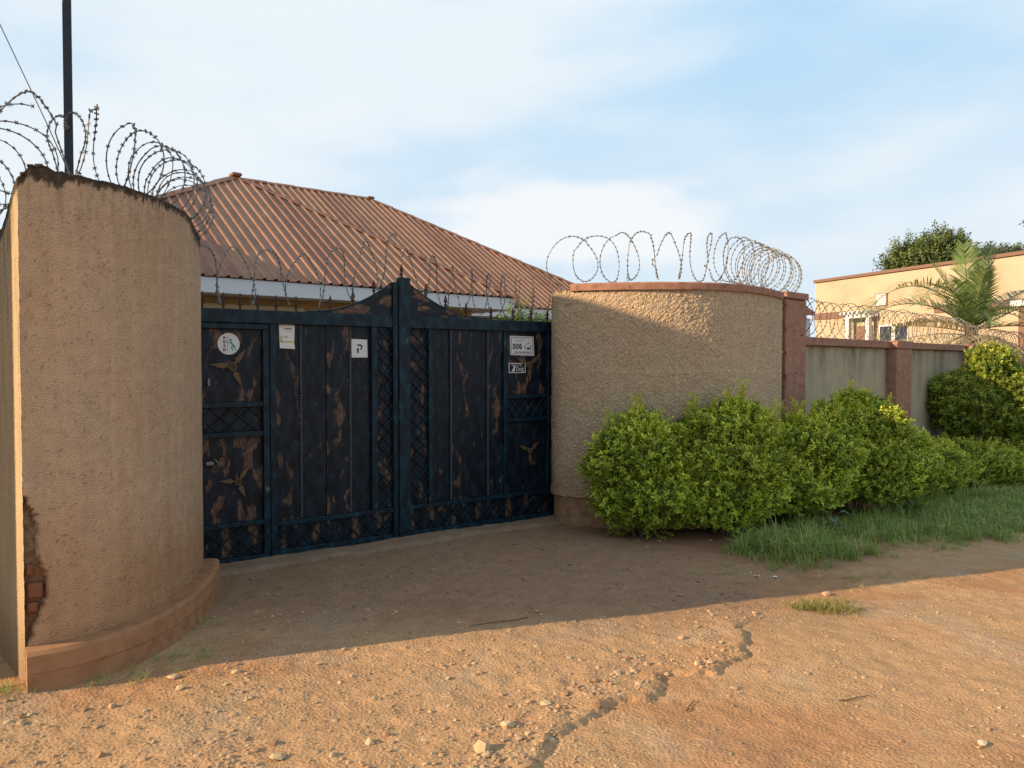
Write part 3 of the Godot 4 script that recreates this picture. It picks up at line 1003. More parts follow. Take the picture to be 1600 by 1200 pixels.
func build_right_wall() -> void:
	right_path = catmull([Vector2(0.72, 8.45), Vector2(0.52, 8.2), Vector2(0.42, 7.96), Vector2(0.435, 7.76), Vector2(0.56, 7.62), Vector2(0.8, 7.52), Vector2(1.1, 7.455), Vector2(1.4, 7.42), Vector2(1.75, 7.44), Vector2(2.1, 7.545), Vector2(2.45, 7.81), Vector2(2.77, 8.21), Vector2(2.99, 8.54)], 0.012)
	var root := thing("curved_wall", "tan curved wall right of the gate with coarse pebbly render and terracotta coping", "wall", W(0.72, 0, 8.45), 0.0, "curved walls beside the gate")
	var off := -root.position
	var nz := noise(3.0, 211, 4)
	var grit := noise(21.0, 212, 2)
	var grit2 := noise(52.0, 214, 2)
	var soft := noise(1.3, 213, 4)
	var top := func(a: float) -> float:
		return RIGHT_TOP + 0.005 * nz.get_noise_1d(a * 12.0) + 0.022 * smoothstep(1.12, 1.02, a) * (0.4 + nz.get_noise_1d(a * 30.0))
	var push := func(a: float, y: float) -> float:
		return 0.011 * absf(grit.get_noise_2d(a, y)) * 1.6 + 0.005 * grit2.get_noise_2d(a, y) + 0.004 * nz.get_noise_2d(a * 1.5, y * 1.5) + 0.008 * smoothstep(0.36, 0.29, y)
	var tint := func(a: float, y: float, t: float) -> Color:
		var c := Color(0.57, 0.45, 0.30).lerp(Color(0.57, 0.43, 0.30), clampf(0.5 + 0.8 * soft.get_noise_2d(a, y), 0, 1))
		c = c * (1.0 + 0.10 * soft.get_noise_2d(a * 6.0, y * 6.0) + 0.12 * grit.get_noise_2d(a, y))
		c = c.lerp(Color(0.28, 0.26, 0.21), 0.45 * smoothstep(0.0, 0.6, nz.get_noise_2d(a * 5.0, y * 0.4)) * smoothstep(1.2, 2.3, y) * smoothstep(1.9, 3.4, a))
		c = c.lerp(Color(0.07, 0.05, 0.035), 0.8 * smoothstep(0.01, -0.012, (t - y) - 0.022 - 0.03 * nz.get_noise_1d(a * 18.0)) * smoothstep(1.3, 1.0, a))
		c = c.lerp(Color(0.30, 0.19, 0.11), 0.5 * smoothstep(0.75, 0.3, y + 0.15 * soft.get_noise_2d(a * 3.0, y)))
		return c
	var m := MB.new()
	wall_face(m, right_path, 0.285, top, 170, push, tint)
	var o := part("rendered_face", m.mesh(), M.pebble, root)
	o.position = off
	var b := MB.new()
	b.colored = true
	b.col = Color(0.29, 0.40, 0.2)
	var btint := func(a: float, y: float, _t: float) -> Color:
		return Color(0.27, 0.135, 0.075).lerp(Color(0.34, 0.24, 0.15), clampf(0.5 + nz.get_noise_2d(a * 3.0, y * 5.0), 0, 1))
	var bpush := func(a: float, y: float) -> float: return -0.02 + 0.004 * nz.get_noise_2d(a * 5.0, y * 5.0)
	var btop := func(_a: float) -> float: return 0.30
	wall_face(b, right_path, -0.25, btop, 24, bpush, btint)
	o = part("base_course", b.mesh(), M.smooth, root)
	o.position = off
	var inner := MB.new()
	inner.colored = true
	inner.col = Color(0.30, 0.23, 0.15)
	sweep(inner, right_path, top, [[-0.22, -2.5], [-0.22, 0.0], [-0.10, 0.010], [0.002, -0.002]])
	inner.col = Color(0.3, 0.23, 0.15)
	sweep(inner, right_path, func(_a): return 0.285, [[-0.015, 0.0], [0.006, 0.0]])
	o = part("inner_face", inner.mesh(), M.plaster, root)
	o.position = off
	# coping, from a little past the broken left end to the pilaster
	var cp := right_path.slice(84, right_path.size() - 4)
	var cm := MB.new()
	var cy := func(a: float) -> float: return RIGHT_TOP + 0.004 * nz.get_noise_1d(a * 5.0)
	sweep(cm, cp, cy, [[-0.245, -0.005], [-0.25, 0.055], [-0.10, 0.078], [0.028, 0.062], [0.036, 0.052], [0.032, -0.008], [0.010, -0.010]])
	o = part("coping", cm.mesh(), M.terracotta, root)
	o.position = off
	for q in [[128, 0.035], [205, 0.03], [66, 0.02]]:   # small weeds rooted in the coping
		var wp := right_path[q[0]] as Vector2
		var wd := thing("weed", ["tiny green weed sprouting on the coping near its left end", "tiny green weed sprouting on the coping near the middle", "dry moss tuft on the bare left end of the curved wall"][[128, 205, 66].find(q[0])], "weed", P2(wp + Vector2(0.02, -0.01), RIGHT_TOP + (0.06 if q[0] > 84 else 0.01)), 0.0, "weeds on the wall top")
		var sp := part("leaves", M.sprigs[0], M.leaf_green, wd)
		sp.scale = Vector3.ONE * q[1] / 0.02 * 0.4
		sp.material_override = M.weed

	# end pilaster
	var yaw := atan2(STREET.y, STREET.x)
	var bs := Basis(Vector3.UP, yaw)
	var pil := thing("pilaster", "tall terracotta painted pilaster where the curved wall meets the low street wall", "pilaster", P2(street(0.24, -0.2), 0), 0.0, "terracotta pilasters of the street wall")
	boxpart("shaft", bs * Vector3(0, 1.01, 0.02) , Vector3(0.49, 2.64, 0.36), M.terracotta, pil, 0.008, bs)
	boxpart("cap", bs * Vector3(0, 2.372, 0.022), Vector3(0.515, 0.075, 0.40), M.terracotta, pil, 0.006, bs)
	for q in [[0.003, 1.72, 0.012, 0.05], [0.006, 1.42, 0.010, 0.13], [0.004, 1.08, 0.016, 0.03], [0.20, 1.98, 0.05, 0.008], [0.38, 1.93, 0.06, 0.016], [0.26, 1.50, 0.10, 0.007]]:
		boxpart("chip", bs * Vector3(q[0] - 0.243, q[1], 0.199), Vector3(q[2], q[3], 0.006), M.black, pil, 0.002, bs * Basis(Vector3(0, 0, 1), 0.25))
	var strip := boxpart("render_edge", P2(street(-0.012, -0.105), 1.03) - pil.position, Vector3(0.03, 2.56, 0.03), M.edge, pil, 0.006, bs)
	# bays of the low wall: slabs between pilasters, each with its coping
	var bays := [[0.49, 3.27, 1.92, 2], [3.85, 6.62, 1.92, 2], [7.2, 9.25, 1.76, 2], [9.83, 12.6, 1.76, 2], [13.18, 16.5, 1.62, 2]]
	var place := ["between the tall pilaster and the next one", "behind the yellow-green bushy tree", "below the palm at the right edge", "further along to the right", "at its far end"]
	for k in bays.size():
		var q = bays[k]
		var bay := thing("street_wall", "low street wall bay, grey mould-streaked slabs under terracotta coping, %s" % place[k], "wall", P2(street(q[0], -0.2), 0), 0.0, "bays of the low street wall")
		var len: float = (q[1] - q[0]) / q[3]
		var ytop: float = q[2] - 0.10
		for j in q[3]:
			var c := street(q[0] + len * (j + 0.5), -0.225)
			var sm := MB.new()
			var hw := len * 0.5 - 0.004
			var y0 := -0.6
			var cc := P2(c, 0) - bay.position
			var g := []
			for e in [[-1, y0], [1, y0], [1, ytop], [-1, ytop]]:
				g.append([cc + bs * Vector3(e[0] * hw, e[1], 0.07), cc + bs * Vector3(e[0] * hw, e[1], -0.07)])
			sm.quad(g[0][0], g[1][0], g[2][0], g[3][0])
			for t in sm.uv.size():
				sm.uv[t].x = (sm.uv[t].x + j + k * 2) * 0.37
				sm.uv[t].y = sm.uv[t].y * 1.25
			sm.quad(g[1][1], g[0][1], g[3][1], g[2][1])
			sm.quad(g[1][0], g[1][1], g[2][1], g[2][0])
			sm.quad(g[0][1], g[0][0], g[3][0], g[3][1])
			sm.quad(g[3][0], g[2][0], g[2][1], g[3][1])
			part("slab", sm.mesh(), M.slab, bay)
		boxpart("coping", P2(street((q[0] + q[1]) / 2, -0.215), q[2] - 0.045) - bay.position, Vector3(q[1] - q[0] - 0.006, 0.10, 0.24), M.terracotta, bay, 0.008, bs)
	var pl := [[3.27, 3.85, 1.92, "terracotta pilaster standing between the first two low wall bays"], [6.62, 7.2, 1.92, "terracotta pilaster behind the yellow-green bushy tree where the wall steps down"], [9.25, 9.83, 1.76, "terracotta pilaster of the low wall at the right edge of the photo"], [12.6, 13.18, 1.76, "terracotta pilaster of the low wall further to the right"]]
	for q in pl:
		var w: float = q[1] - q[0]
		var pp := thing("pilaster", q[3], "pilaster", P2(street((q[0] + q[1]) / 2, -0.2), 0), 0.0, "terracotta pilasters of the street wall")
		boxpart("shaft", bs * Vector3(0, (q[2] - 0.1 - 0.6) / 2, 0.05), Vector3(w, q[2] - 0.1 + 0.6, 0.28), M.terracotta, pp, 0.008, bs)
		boxpart("cap", bs * Vector3(0, q[2] - 0.043, 0.05), Vector3(w + 0.03, 0.112, 0.31), M.terracotta, pp, 0.007, bs)

# ---------------------------------------------------------------- gate
func gate_lattice(parent: Node, x0: float, x1: float, y0: float, y1: float, step: float, steep := 1.0, thick := 0.009, m: Material = null) -> void:
	for dir in [1.0, -1.0]:
		var w := x1 - x0
		var k := y0 - w * steep
		while k < y1:
			# the line y = k + steep * (x - x0), mirrored for the other direction
			var a := maxf(0.0, (y0 - k) / steep)
			var b := minf(w, (y1 - k) / steep)
			if b - a > 0.02:
				var pa := Vector3(x0 + a if dir > 0 else x1 - a, k + steep * a, 0.004 + 0.005 * dir)
				var pb := Vector3(x0 + b if dir > 0 else x1 - b, k + steep * b, 0.004 + 0.005 * dir)
				var d := (pb - pa).normalized()
				var bas := Basis(d, Vector3(-d.y, d.x, 0), Vector3(0, 0, 1))
				boxpart("lattice_bar", (pa + pb) / 2, Vector3(pa.distance_to(pb), thick, thick), m if m else M.frame, parent, 0.002, bas)
			k += step

func twisted_bar(parent: Node, x: float, y0: float, y1: float) -> void:
	var m := MB.new()
	m.box(Vector3(x, (y0 + y1) / 2, -0.002), Vector3(0.019, y1 - y0, 0.012), 0.002)
	var y := y0 + 0.015
	while y < y1 - 0.01:
		m.box(Vector3(x, y, 0.006), Vector3(0.024, 0.013, 0.014), 0.004, Basis(Vector3(0, 0, 1), 0.35))
		y += 0.0265
	part("twisted_bar", m.mesh(), M.bar, parent)

func ornament(parent: Node, at: Vector3, size: float, turn: float, leaves := 3) -> void:
	var m := MB.new()
	var ring := []
	for k in 19:
		ring.append(at + Vector3(cos(k * TAU / 18.0), sin(k * TAU / 18.0), 0) * size * 0.21 + Vector3(0, 0, 0.012))
	m.tube(ring, size * 0.05, size * 0.05, 6, false)
	for k in 8:
		var a := k * TAU / 8.0
		m.box(at + Vector3(cos(a), sin(a), 0) * size * 0.12 + Vector3(0, 0, 0.01), Vector3(size * 0.12, size * 0.08, 0.012), 0.004, Basis(Vector3(0, 0, 1), a))
	m.box(at + Vector3(0, 0, 0.012), Vector3(size * 0.14, size * 0.14, 0.02), 0.008, Basis(Vector3(0, 0, 1), 0.5))
	part("rosette", m.mesh(), M.brass, parent)
	for k in leaves:
		var a := turn + k * TAU / leaves
		var b := Transform3D(Basis(Vector3(0, 0, 1), a), at + Vector3(0, 0, 0.005))
		var s := PackedVector2Array([Vector2(0.20, -0.05), Vector2(0.40, -0.07), Vector2(0.46, -0.19), Vector2(0.60, -0.13), Vector2(0.70, -0.17), Vector2(0.82, -0.10), Vector2(1.05, -0.05), Vector2(1.32, 0.03), Vector2(1.0, 0.07), Vector2(0.80, 0.16), Vector2(0.66, 0.12), Vector2(0.50, 0.20), Vector2(0.40, 0.07), Vector2(0.20, 0.05)])
		for j in s.size():
			s[j] *= size
		var l := MB.new()
		l.prism(s, b, 0.008)
		part("leaf_ornament", l.mesh(), M.brass, parent)

func spike(parent: Node, x: float, y: float, fleur: bool) -> void:
	var m := MB.new()
	m.box(Vector3(x, y + 0.04, 0), Vector3(0.014, 0.09, 0.014), 0.002)
	m.box(Vector3(x, y + 0.050, 0), Vector3(0.034, 0.014, 0.02), 0.004)
	var at := Transform3D(Basis.IDENTITY, Vector3(x, y + 0.06, 0))
	if fleur:
		m.prism(PackedVector2Array([Vector2(0, 0), Vector2(0.014, 0.03), Vector2(0.004, 0.075), Vector2(0, 0.085), Vector2(-0.004, 0.075), Vector2(-0.014, 0.03)]), at, 0.010)
		for s in [-1.0, 1.0]:
			var c := []
			for k in 8:
				var a := k / 7.0 * 2.6
				c.append(Vector3(x + s * (0.004 + 0.022 * (1 - cos(a)) * 0.6), y + 0.062 + 0.026 * sin(a) + 0.012 * a * 0.6, 0))
			m.tube(c, 0.006, 0.003, 5)
	else:
		m.prism(PackedVector2Array([Vector2(-0.006, 0), Vector2(0.006, 0), Vector2(0.008, 0.014), Vector2(0.021, 0.018), Vector2(0.011, 0.042), Vector2(0, 0.085), Vector2(-0.011, 0.042), Vector2(-0.021, 0.018), Vector2(-0.008, 0.014)]), at, 0.012)
	part("spike", m.mesh(), M.iron, parent)

func panel(parent: Node, called: String, x0: float, x1: float, y0: float, y1: float, z: float, m: Material) -> MeshInstance3D:
	return boxpart(called, Vector3((x0 + x1) / 2, (y0 + y1) / 2, z), Vector3(x1 - x0, y1 - y0, 0.006), m, parent, 0.001)

func rail(parent: Node, called: String, x0: float, x1: float, y0: float, y1: float, z := 0.006, depth := 0.05, m: Material = null) -> MeshInstance3D:
	return boxpart(called, Vector3((x0 + x1) / 2, (y0 + y1) / 2, z), Vector3(x1 - x0, y1 - y0, depth), m if m else M.frame, parent, 0.003)

func build_gate() -> void:
	var yaw := atan2(GATE_DIR.y, GATE_DIR.x)
	var gy := 0.004
	# left leaf, x measured along the gate from GATE0
	var L := thing("gate_leaf", "left leaf of the dark steel gate, with the small door and the white P sign", "gate", P2(GATE0, gy), yaw, "leaves of the double gate")
	L.scale.y = 0.985
	panel(L, "back_sheet", -0.29, 1.62, 0.01, 2.05, -0.026, M.paint_dark)
	rail(L, "top_rail", -0.30, 1.57, 1.955, 2.065)
	rail(L, "bottom_rail", 0.51, 1.57, 0.0, 0.06)
	rail(L, "middle_rail", 0.512, 1.572, 0.262, 0.30, 0.004, 0.044)
	rail(L, "stile", 0.458, 0.51, 0.0, 1.953, 0.003, 0.048)
	rail(L, "stile", 1.365, 1.42, 0.302, 1.953, 0.003, 0.046)
	rail(L, "meeting_stile", 1.574, 1.622, 0.0, 2.37, 0.008, 0.05)
	panel(L, "panel", 0.511, 0.716, 0.301, 1.954, -0.008, M.paint_worn)
	panel(L, "panel", 0.736, 0.952, 0.301, 1.954, -0.015, M.paint_dark)
	panel(L, "panel", 0.953, 1.160, 0.301, 1.954, -0.006, M.paint_worn)
	panel(L, "panel", 1.180, 1.364, 0.301, 1.954, -0.015, M.paint_dark)
	panel(L, "panel", 1.421, 1.573, 0.301, 1.954, -0.016, M.paint_worn)
	panel(L, "panel", 0.511, 1.573, 0.061, 0.261, -0.016, M.paint_worn)
	twisted_bar(L, 0.726, 0.302, 1.953)
	twisted_bar(L, 1.170, 0.302, 1.953)
	gate_lattice(L, 1.422, 1.572, 0.302, 1.953, 0.118, 0.95)
	gate_lattice(L, 0.512, 1.572, 0.062, 0.26, 0.15, 1.0)
	for p in [[-0.06, true], [0.10, true], [0.23, true], [0.37, true], [0.52, true], [0.69, true], [0.99, false], [1.20, false], [1.40, false]]:
		var v: float = 2.066
		if p[0] > 0.78:
			v = 2.07 + 0.29 * pow((p[0] - 0.78) / 0.79, 2.1)
		spike(L, p[0], v - 0.012, p[1])
	# arch plate of the left leaf, concave
	var arch := PackedVector2Array([Vector2(0.78, 2.067), Vector2(1.572, 2.067)])
	for k in range(12, 0, -1):
		var f := k / 12.0
		arch.append(Vector2(0.78 + 0.792 * f, 2.069 + 0.29 * pow(f, 2.1)))
	var am := MB.new()
	am.prism(arch, Transform3D.IDENTITY, 0.010)
	part("arch_plate", am.mesh(), M.paint_brushed, L)
	var rim := []
	for k in 17:
		var f := k / 16.0
		rim.append(Vector3(0.78 + 0.792 * f, 2.071 + 0.29 * pow(f, 2.1), 0.0))
	var rm := MB.new()
	rm.tube(rim, 0.009, 0.009, 6)
	part("arch_rim", rm.mesh(), M.frame, L)
	# the small door within the left leaf
	var Wk := Node3D.new()
	Wk.name = "wicket_door"
	L.add_child(Wk)
	rail(Wk, "rail", -0.30, 0.452, 1.905, 1.948)
	rail(Wk, "stile", 0.400, 0.452, 0.05, 1.903)
	rail(Wk, "stile", -0.30, -0.255, 0.05, 1.903)
	rail(Wk, "rail", -0.253, 0.398, 1.272, 1.315)
	rail(Wk, "rail", -0.253, 0.398, 1.030, 1.072)
	rail(Wk, "rail", -0.253, 0.398, 0.300, 0.335)
	rail(Wk, "rail", -0.30, 0.452, 0.005, 0.048)
	panel(Wk, "panel", -0.254, 0.399, 1.316, 1.904, -0.010, M.paint_worn)
	panel(Wk, "panel", -0.254, 0.399, 1.073, 1.271, -0.016, M.paint_dark)
	panel(Wk, "panel", -0.254, 0.399, 0.336, 1.029, -0.010, M.paint_copper)
	panel(Wk, "panel", -0.254, 0.399, 0.049, 0.299, -0.016, M.paint_worn)
	gate_lattice(Wk, -0.253, 0.398, 1.074, 1.27, 0.13, 0.85)
	gate_lattice(Wk, -0.253, 0.398, 0.05, 0.298, 0.13, 0.85)
	ornament(Wk, Vector3(0.165, 1.60, -0.004), 0.135, 0.93)
	ornament(Wk, Vector3(0.20, 0.665, -0.004), 0.115, 0.93)
	var ring := []
	for k in 21:
		ring.append(Vector3(0.055 + 0.062 * cos(k * TAU / 20.0), 0.83 + 0.062 * sin(k * TAU / 20.0), -0.002))
	var hm := MB.new()
	hm.tube(ring, 0.005, 0.005, 6, false)
	part("hand_hole_rim", hm.mesh(), M.iron, Wk)
	var hd := MB.new()
	hd.tube([Vector3(0.01, 0.86, 0.0), Vector3(0.015, 0.86, 0.035), Vector3(0.035, 0.835, 0.045), Vector3(0.04, 0.80, 0.035), Vector3(0.035, 0.79, 0.0)], 0.007, 0.007, 6)
	part("handle", hd.mesh(), M.wire, Wk)
	boxpart("latch", Vector3(-0.02, 0.83, 0.012), Vector3(0.06, 0.03, 0.03), M.wire, Wk)
	boxpart("keeper", Vector3(-0.02, 1.475, 0.006), Vector3(0.02, 0.06, 0.02), M.wire, Wk)

	# right leaf, with the wide closing bar
	var at := GATE0 + GATE_DIR * 1.66
	var R := thing("gate_leaf", "right leaf of the dark steel gate, with the wide closing bar and the dog signs", "gate", P2(at, gy), yaw, "leaves of the double gate")
	R.scale.y = 0.985
	panel(R, "back_sheet", -0.03, 1.95, 0.01, 2.05, -0.026, M.paint_dark)
	var x := func(u: float) -> float: return u - 1.66
	rail(R, "closing_bar", x.call(1.626), x.call(1.742), -0.02, 2.415, 0.022, 0.05)
	rail(R, "top_rail", x.call(1.745), x.call(3.62), 1.955, 2.065)
	rail(R, "bottom_rail", x.call(1.745), x.call(3.62), 0.0, 0.06)
	rail(R, "middle_rail", x.call(1.745), x.call(3.62), 0.262, 0.30, 0.004, 0.044)
	rail(R, "stile", x.call(1.944), x.call(1.992), 0.302, 1.953, 0.003, 0.046)
	rail(R, "stile", x.call(2.800), x.call(2.846), 0.302, 1.953, 0.003, 0.046)
	rail(R, "stile", x.call(3.36), x.call(3.62), 0.302, 1.953, 0.003, 0.046)
	rail(R, "cross_rail", x.call(2.848), x.call(3.358), 1.272, 1.312, 0.003, 0.044)
	rail(R, "cross_rail", x.call(2.848), x.call(3.358), 1.032, 1.070, 0.003, 0.044)
	panel(R, "panel", x.call(1.744), x.call(1.943), 0.301, 1.954, -0.016, M.paint_worn)
	panel(R, "panel", x.call(1.993), x.call(2.188), 0.301, 1.954, -0.015, M.paint_dark)
	panel(R, "panel", x.call(2.206), x.call(2.398), 0.301, 1.954, -0.006, M.paint_worn)
	panel(R, "panel", x.call(2.399), x.call(2.612), 0.301, 1.954, -0.015, M.paint_dark)
	panel(R, "panel", x.call(2.630), x.call(2.799), 0.301, 1.954, -0.008, M.paint_worn)
	panel(R, "panel", x.call(2.847), x.call(3.359), 1.313, 1.954, -0.010, M.paint_copper)
	panel(R, "panel", x.call(2.847), x.call(3.359), 1.071, 1.271, -0.016, M.paint_dark)
	panel(R, "panel", x.call(2.847), x.call(3.359), 0.301, 1.031, -0.010, M.paint_dark)
	panel(R, "panel", x.call(1.744), x.call(3.62), 0.061, 0.261, -0.016, M.paint_worn)
	twisted_bar(R, x.call(2.197), 0.302, 1.953)
	twisted_bar(R, x.call(2.621), 0.302, 1.953)
	gate_lattice(R, x.call(1.746), x.call(1.942), 0.302, 1.953, 0.118, 0.95)
	gate_lattice(R, x.call(1.746), x.call(3.60), 0.062, 0.26, 0.15, 1.0)
	gate_lattice(R, x.call(2.848), x.call(3.358), 1.072, 1.27, 0.13, 1.25)
	ornament(R, Vector3(x.call(3.13), 1.615, -0.004), 0.14, 0.6)
	ornament(R, Vector3(x.call(3.14), 0.72, -0.004), 0.12, 0.6)
	spike(R, x.call(1.675), 2.40, false)
	for p in [[1.93, false], [2.14, false], [2.37, false], [2.66, false], [2.93, true], [3.16, false], [3.37, false]]:
		var v: float = 2.066
		if p[0] < 2.6:
			v = 2.07 + 0.30 * pow((2.6 - p[0]) / 0.855, 2.1)
		spike(R, x.call(p[0]), v - 0.012, p[1])
	var arc := PackedVector2Array()
	for k in range(0, 13):
		var f := k / 12.0
		arc.append(Vector2(x.call(2.6 - 0.855 * f), 2.069 + 0.30 * pow(f, 2.1)))
	arc.append(Vector2(x.call(1.745), 2.067))
	arc.append(Vector2(x.call(2.6), 2.067))
	arc.remove_at(0)
	am = MB.new()
	am.prism(arc, Transform3D.IDENTITY, 0.010)
	part("arch_plate", am.mesh(), M.paint_brushed, R)
	rim = []
	for k in 17:
		var f := k / 16.0
		rim.append(Vector3(x.call(2.6 - 0.855 * f), 2.071 + 0.30 * pow(f, 2.1), 0.0))
	rm = MB.new()
	rm.tube(rim, 0.009, 0.009, 6)
	part("arch_rim", rm.mesh(), M.frame, R)
	build_signs(yaw, gy)

func letters(parent: Node, called: String, words: String, at: Vector3, cap: float, m: Material, bold := true, font := "Droid Sans", squeeze := 1.0) -> void:
	var t := TextMesh.new()
	var f := SystemFont.new()
	f.font_names = PackedStringArray([font])
	if bold:
		f.font_weight = 700
	var fv := FontVariation.new()
	fv.base_font = f
	fv.variation_embolden = 0.9 if bold else 0.0
	t.font = fv
	t.text = words
	t.font_size = 32
	t.pixel_size = cap / 23.0
	t.depth = 0.0012
	t.curve_step = 2.0
	var o := part(called, t, m, parent)
	o.position = at
	o.scale.x = squeeze

func build_signs(yaw: float, gy: float) -> void:
	var bs := Basis(Vector3.UP, yaw)
	var spot := func(u: float, v: float, z: float) -> Vector3:
		return P2(GATE0 + GATE_DIR * u, gy + v * 0.99) + bs * Vector3(0, 0, z)
	# round push sign
	var s := thing("push_sign", "round white push sign with a green running figure on the small door", "sign", spot.call(0.139, 1.775, -0.0045), yaw, "signs stuck on the gate")
	var disc := PackedVector2Array()
	for k in 40:
		disc.append(Vector2(cos(k * TAU / 40), sin(k * TAU / 40)) * 0.086)
	var m := MB.new()
	m.prism(disc, Transform3D.IDENTITY, 0.003)
	part("disc", m.mesh(), M.white, s)
	for k in 4:
		letters(s, "letter", "PUSH"[k], Vector3(-0.034, 0.045 - 0.031 * k, 0.0022), 0.021, M.black)
	boxpart("line", Vector3(-0.010, 0, 0.002), Vector3(0.0025, 0.118, 0.001), M.black, s, 0.0002)
	var fig := MB.new()
	var head := PackedVector2Array()
	for k in 16:
		head.append(Vector2(0.016, 0.030) + Vector2(cos(k * TAU / 16), sin(k * TAU / 16)) * 0.0095)
	fig.prism(head, Transform3D(Basis.IDENTITY, Vector3(0, 0, 0.002)), 0.001)
	for q in [[Vector2(-0.008, 0.014), Vector2(0.018, 0.012), 0.006, 0.007], [Vector2(0.016, 0.012), Vector2(0.042, -0.018), 0.014, 0.013], [Vector2(0.042, -0.016), Vector2(0.050, -0.040), 0.010, 0.009], [Vector2(0.048, -0.038), Vector2(0.066, -0.058), 0.008, 0.006], [Vector2(0.042, -0.018), Vector2(0.020, -0.026), 0.010, 0.009], [Vector2(0.021, -0.024), Vector2(0.030, -0.056), 0.009, 0.006]]:
		var d: Vector2 = (q[1] - q[0]).normalized()
		var e := Vector2(-d.y, d.x)
		fig.prism(PackedVector2Array([q[0] + e * q[2] / 2 - d * 0.002, q[0] - e * q[2] / 2 - d * 0.002, q[1] - e * q[3] / 2 + d * 0.002, q[1] + e * q[3] / 2 + d * 0.002]), Transform3D(Basis.IDENTITY, Vector3(0, 0, 0.002 + 0.0001 * q[2] * 100)), 0.001)
	part("running_figure", fig.mesh(), M.green, s)
	# paper notice
	s = thing("paper_notice", "torn white paper notice with a green stripe, left of the P sign", "notice", spot.call(0.612, 1.842, -0.003), yaw, "signs stuck on the gate")
	m = MB.new()
	m.prism(PackedVector2Array([Vector2(-0.068, 0.10), Vector2(-0.062, -0.096), Vector2(0.066, -0.101), Vector2(0.063, -0.066), Vector2(0.059, -0.058), Vector2(0.062, -0.012), Vector2(0.066, 0.098)]), Transform3D(Basis(Vector3(1, 0, 0), -0.01), Vector3.ZERO), 0.002)
	part("sheet", m.mesh(), M.paper, s)
	boxpart("stripe", Vector3(-0.003, -0.042, 0.0015), Vector3(0.116, 0.012, 0.001), M.lime, s, 0.0002)
	boxpart("stripe", Vector3(-0.048, -0.018, 0.0015), Vector3(0.016, 0.05, 0.001), M.lime, s, 0.0002)
	boxpart("faded_print", Vector3(0.010, 0.066, 0.0013), Vector3(0.058, 0.007, 0.001), M.black, s, 0.0002)
	boxpart("faded_print", Vector3(-0.010, -0.002, 0.0013), Vector3(0.030, 0.005, 0.001), M.black, s, 0.0002)
	boxpart("faded_print", Vector3(0.008, 0.046, 0.0013), Vector3(0.060, 0.0025, 0.001), M.pale_ink, s, 0.0002)
	# P
	s = thing("parking_sign", "square white sign with a black letter P on the left gate leaf", "sign", spot.call(1.262, 1.752, -0.0100), yaw, "signs stuck on the gate")
	m = MB.new()
	m.prism(PackedVector2Array([Vector2(-0.076, 0.082), Vector2(-0.073, -0.080), Vector2(0.079, -0.079), Vector2(0.076, 0.078)]), Transform3D.IDENTITY, 0.003)
	part("plate", m.mesh(), M.white, s)
	m = MB.new()
	m.prism(PackedVector2Array([Vector2(-0.022, 0.036), Vector2(0.012, 0.036), Vector2(0.026, 0.027), Vector2(0.030, 0.012), Vector2(0.024, -0.004), Vector2(0.012, -0.011), Vector2(0.004, -0.012), Vector2(0.010, 0.000), Vector2(0.016, 0.006), Vector2(0.016, 0.018), Vector2(0.010, 0.023), Vector2(-0.014, 0.023)]), Transform3D(Basis.IDENTITY, Vector3(0, 0, 0.002)), 0.001)
	m.prism(PackedVector2Array([Vector2(-0.022, 0.010), Vector2(-0.016, 0.004), Vector2(-0.005, -0.004), Vector2(-0.007, -0.040), Vector2(-0.022, -0.040)]), Transform3D(Basis.IDENTITY, Vector3(0, 0, 0.002)), 0.001)
	part("letter", m.mesh(), M.black, s)
	# beware of the dog, white
	s = thing("dog_sign", "white bordered warning sign reading DOG beside a dog's head", "sign", spot.call(3.046, 1.80, -0.0045), yaw, "signs stuck on the gate")
	m = MB.new()
	m.prism(PackedVector2Array([Vector2(-0.152, 0.100), Vector2(-0.146, -0.094), Vector2(0.155, -0.100), Vector2(0.146, 0.096)]), Transform3D.IDENTITY, 0.003)
	part("plate", m.mesh(), M.white, s)
	for q in [[Vector3(0, 0.082, 0.002), Vector3(0.274, 0.005, 0.001)], [Vector3(0, -0.082, 0.002), Vector3(0.274, 0.005, 0.001)], [Vector3(-0.135, 0, 0.002), Vector3(0.005, 0.159, 0.001)], [Vector3(0.135, 0, 0.002), Vector3(0.005, 0.159, 0.001)]]:
		boxpart("border", q[0], q[1], M.black, s, 0.0002)
	letters(s, "heading", "BEWARE", Vector3(-0.035, 0.052, 0.0022), 0.028, M.pale_ink, false, "Droid Sans", 0.85)
	letters(s, "heading", "DOG", Vector3(-0.062, -0.010, 0.0022), 0.053, M.black, true, "Droid Sans", 0.72)
	for q in [[-0.082, 0.030], [-0.052, 0.016], [-0.022, 0.028], [0.022, 0.044], [0.070, 0.034], [0.102, 0.014]]:
		boxpart("faded_print", Vector3(q[0], -0.064, 0.002), Vector3(q[1], 0.010, 0.001), M.black, s, 0.0002)
	m = MB.new()
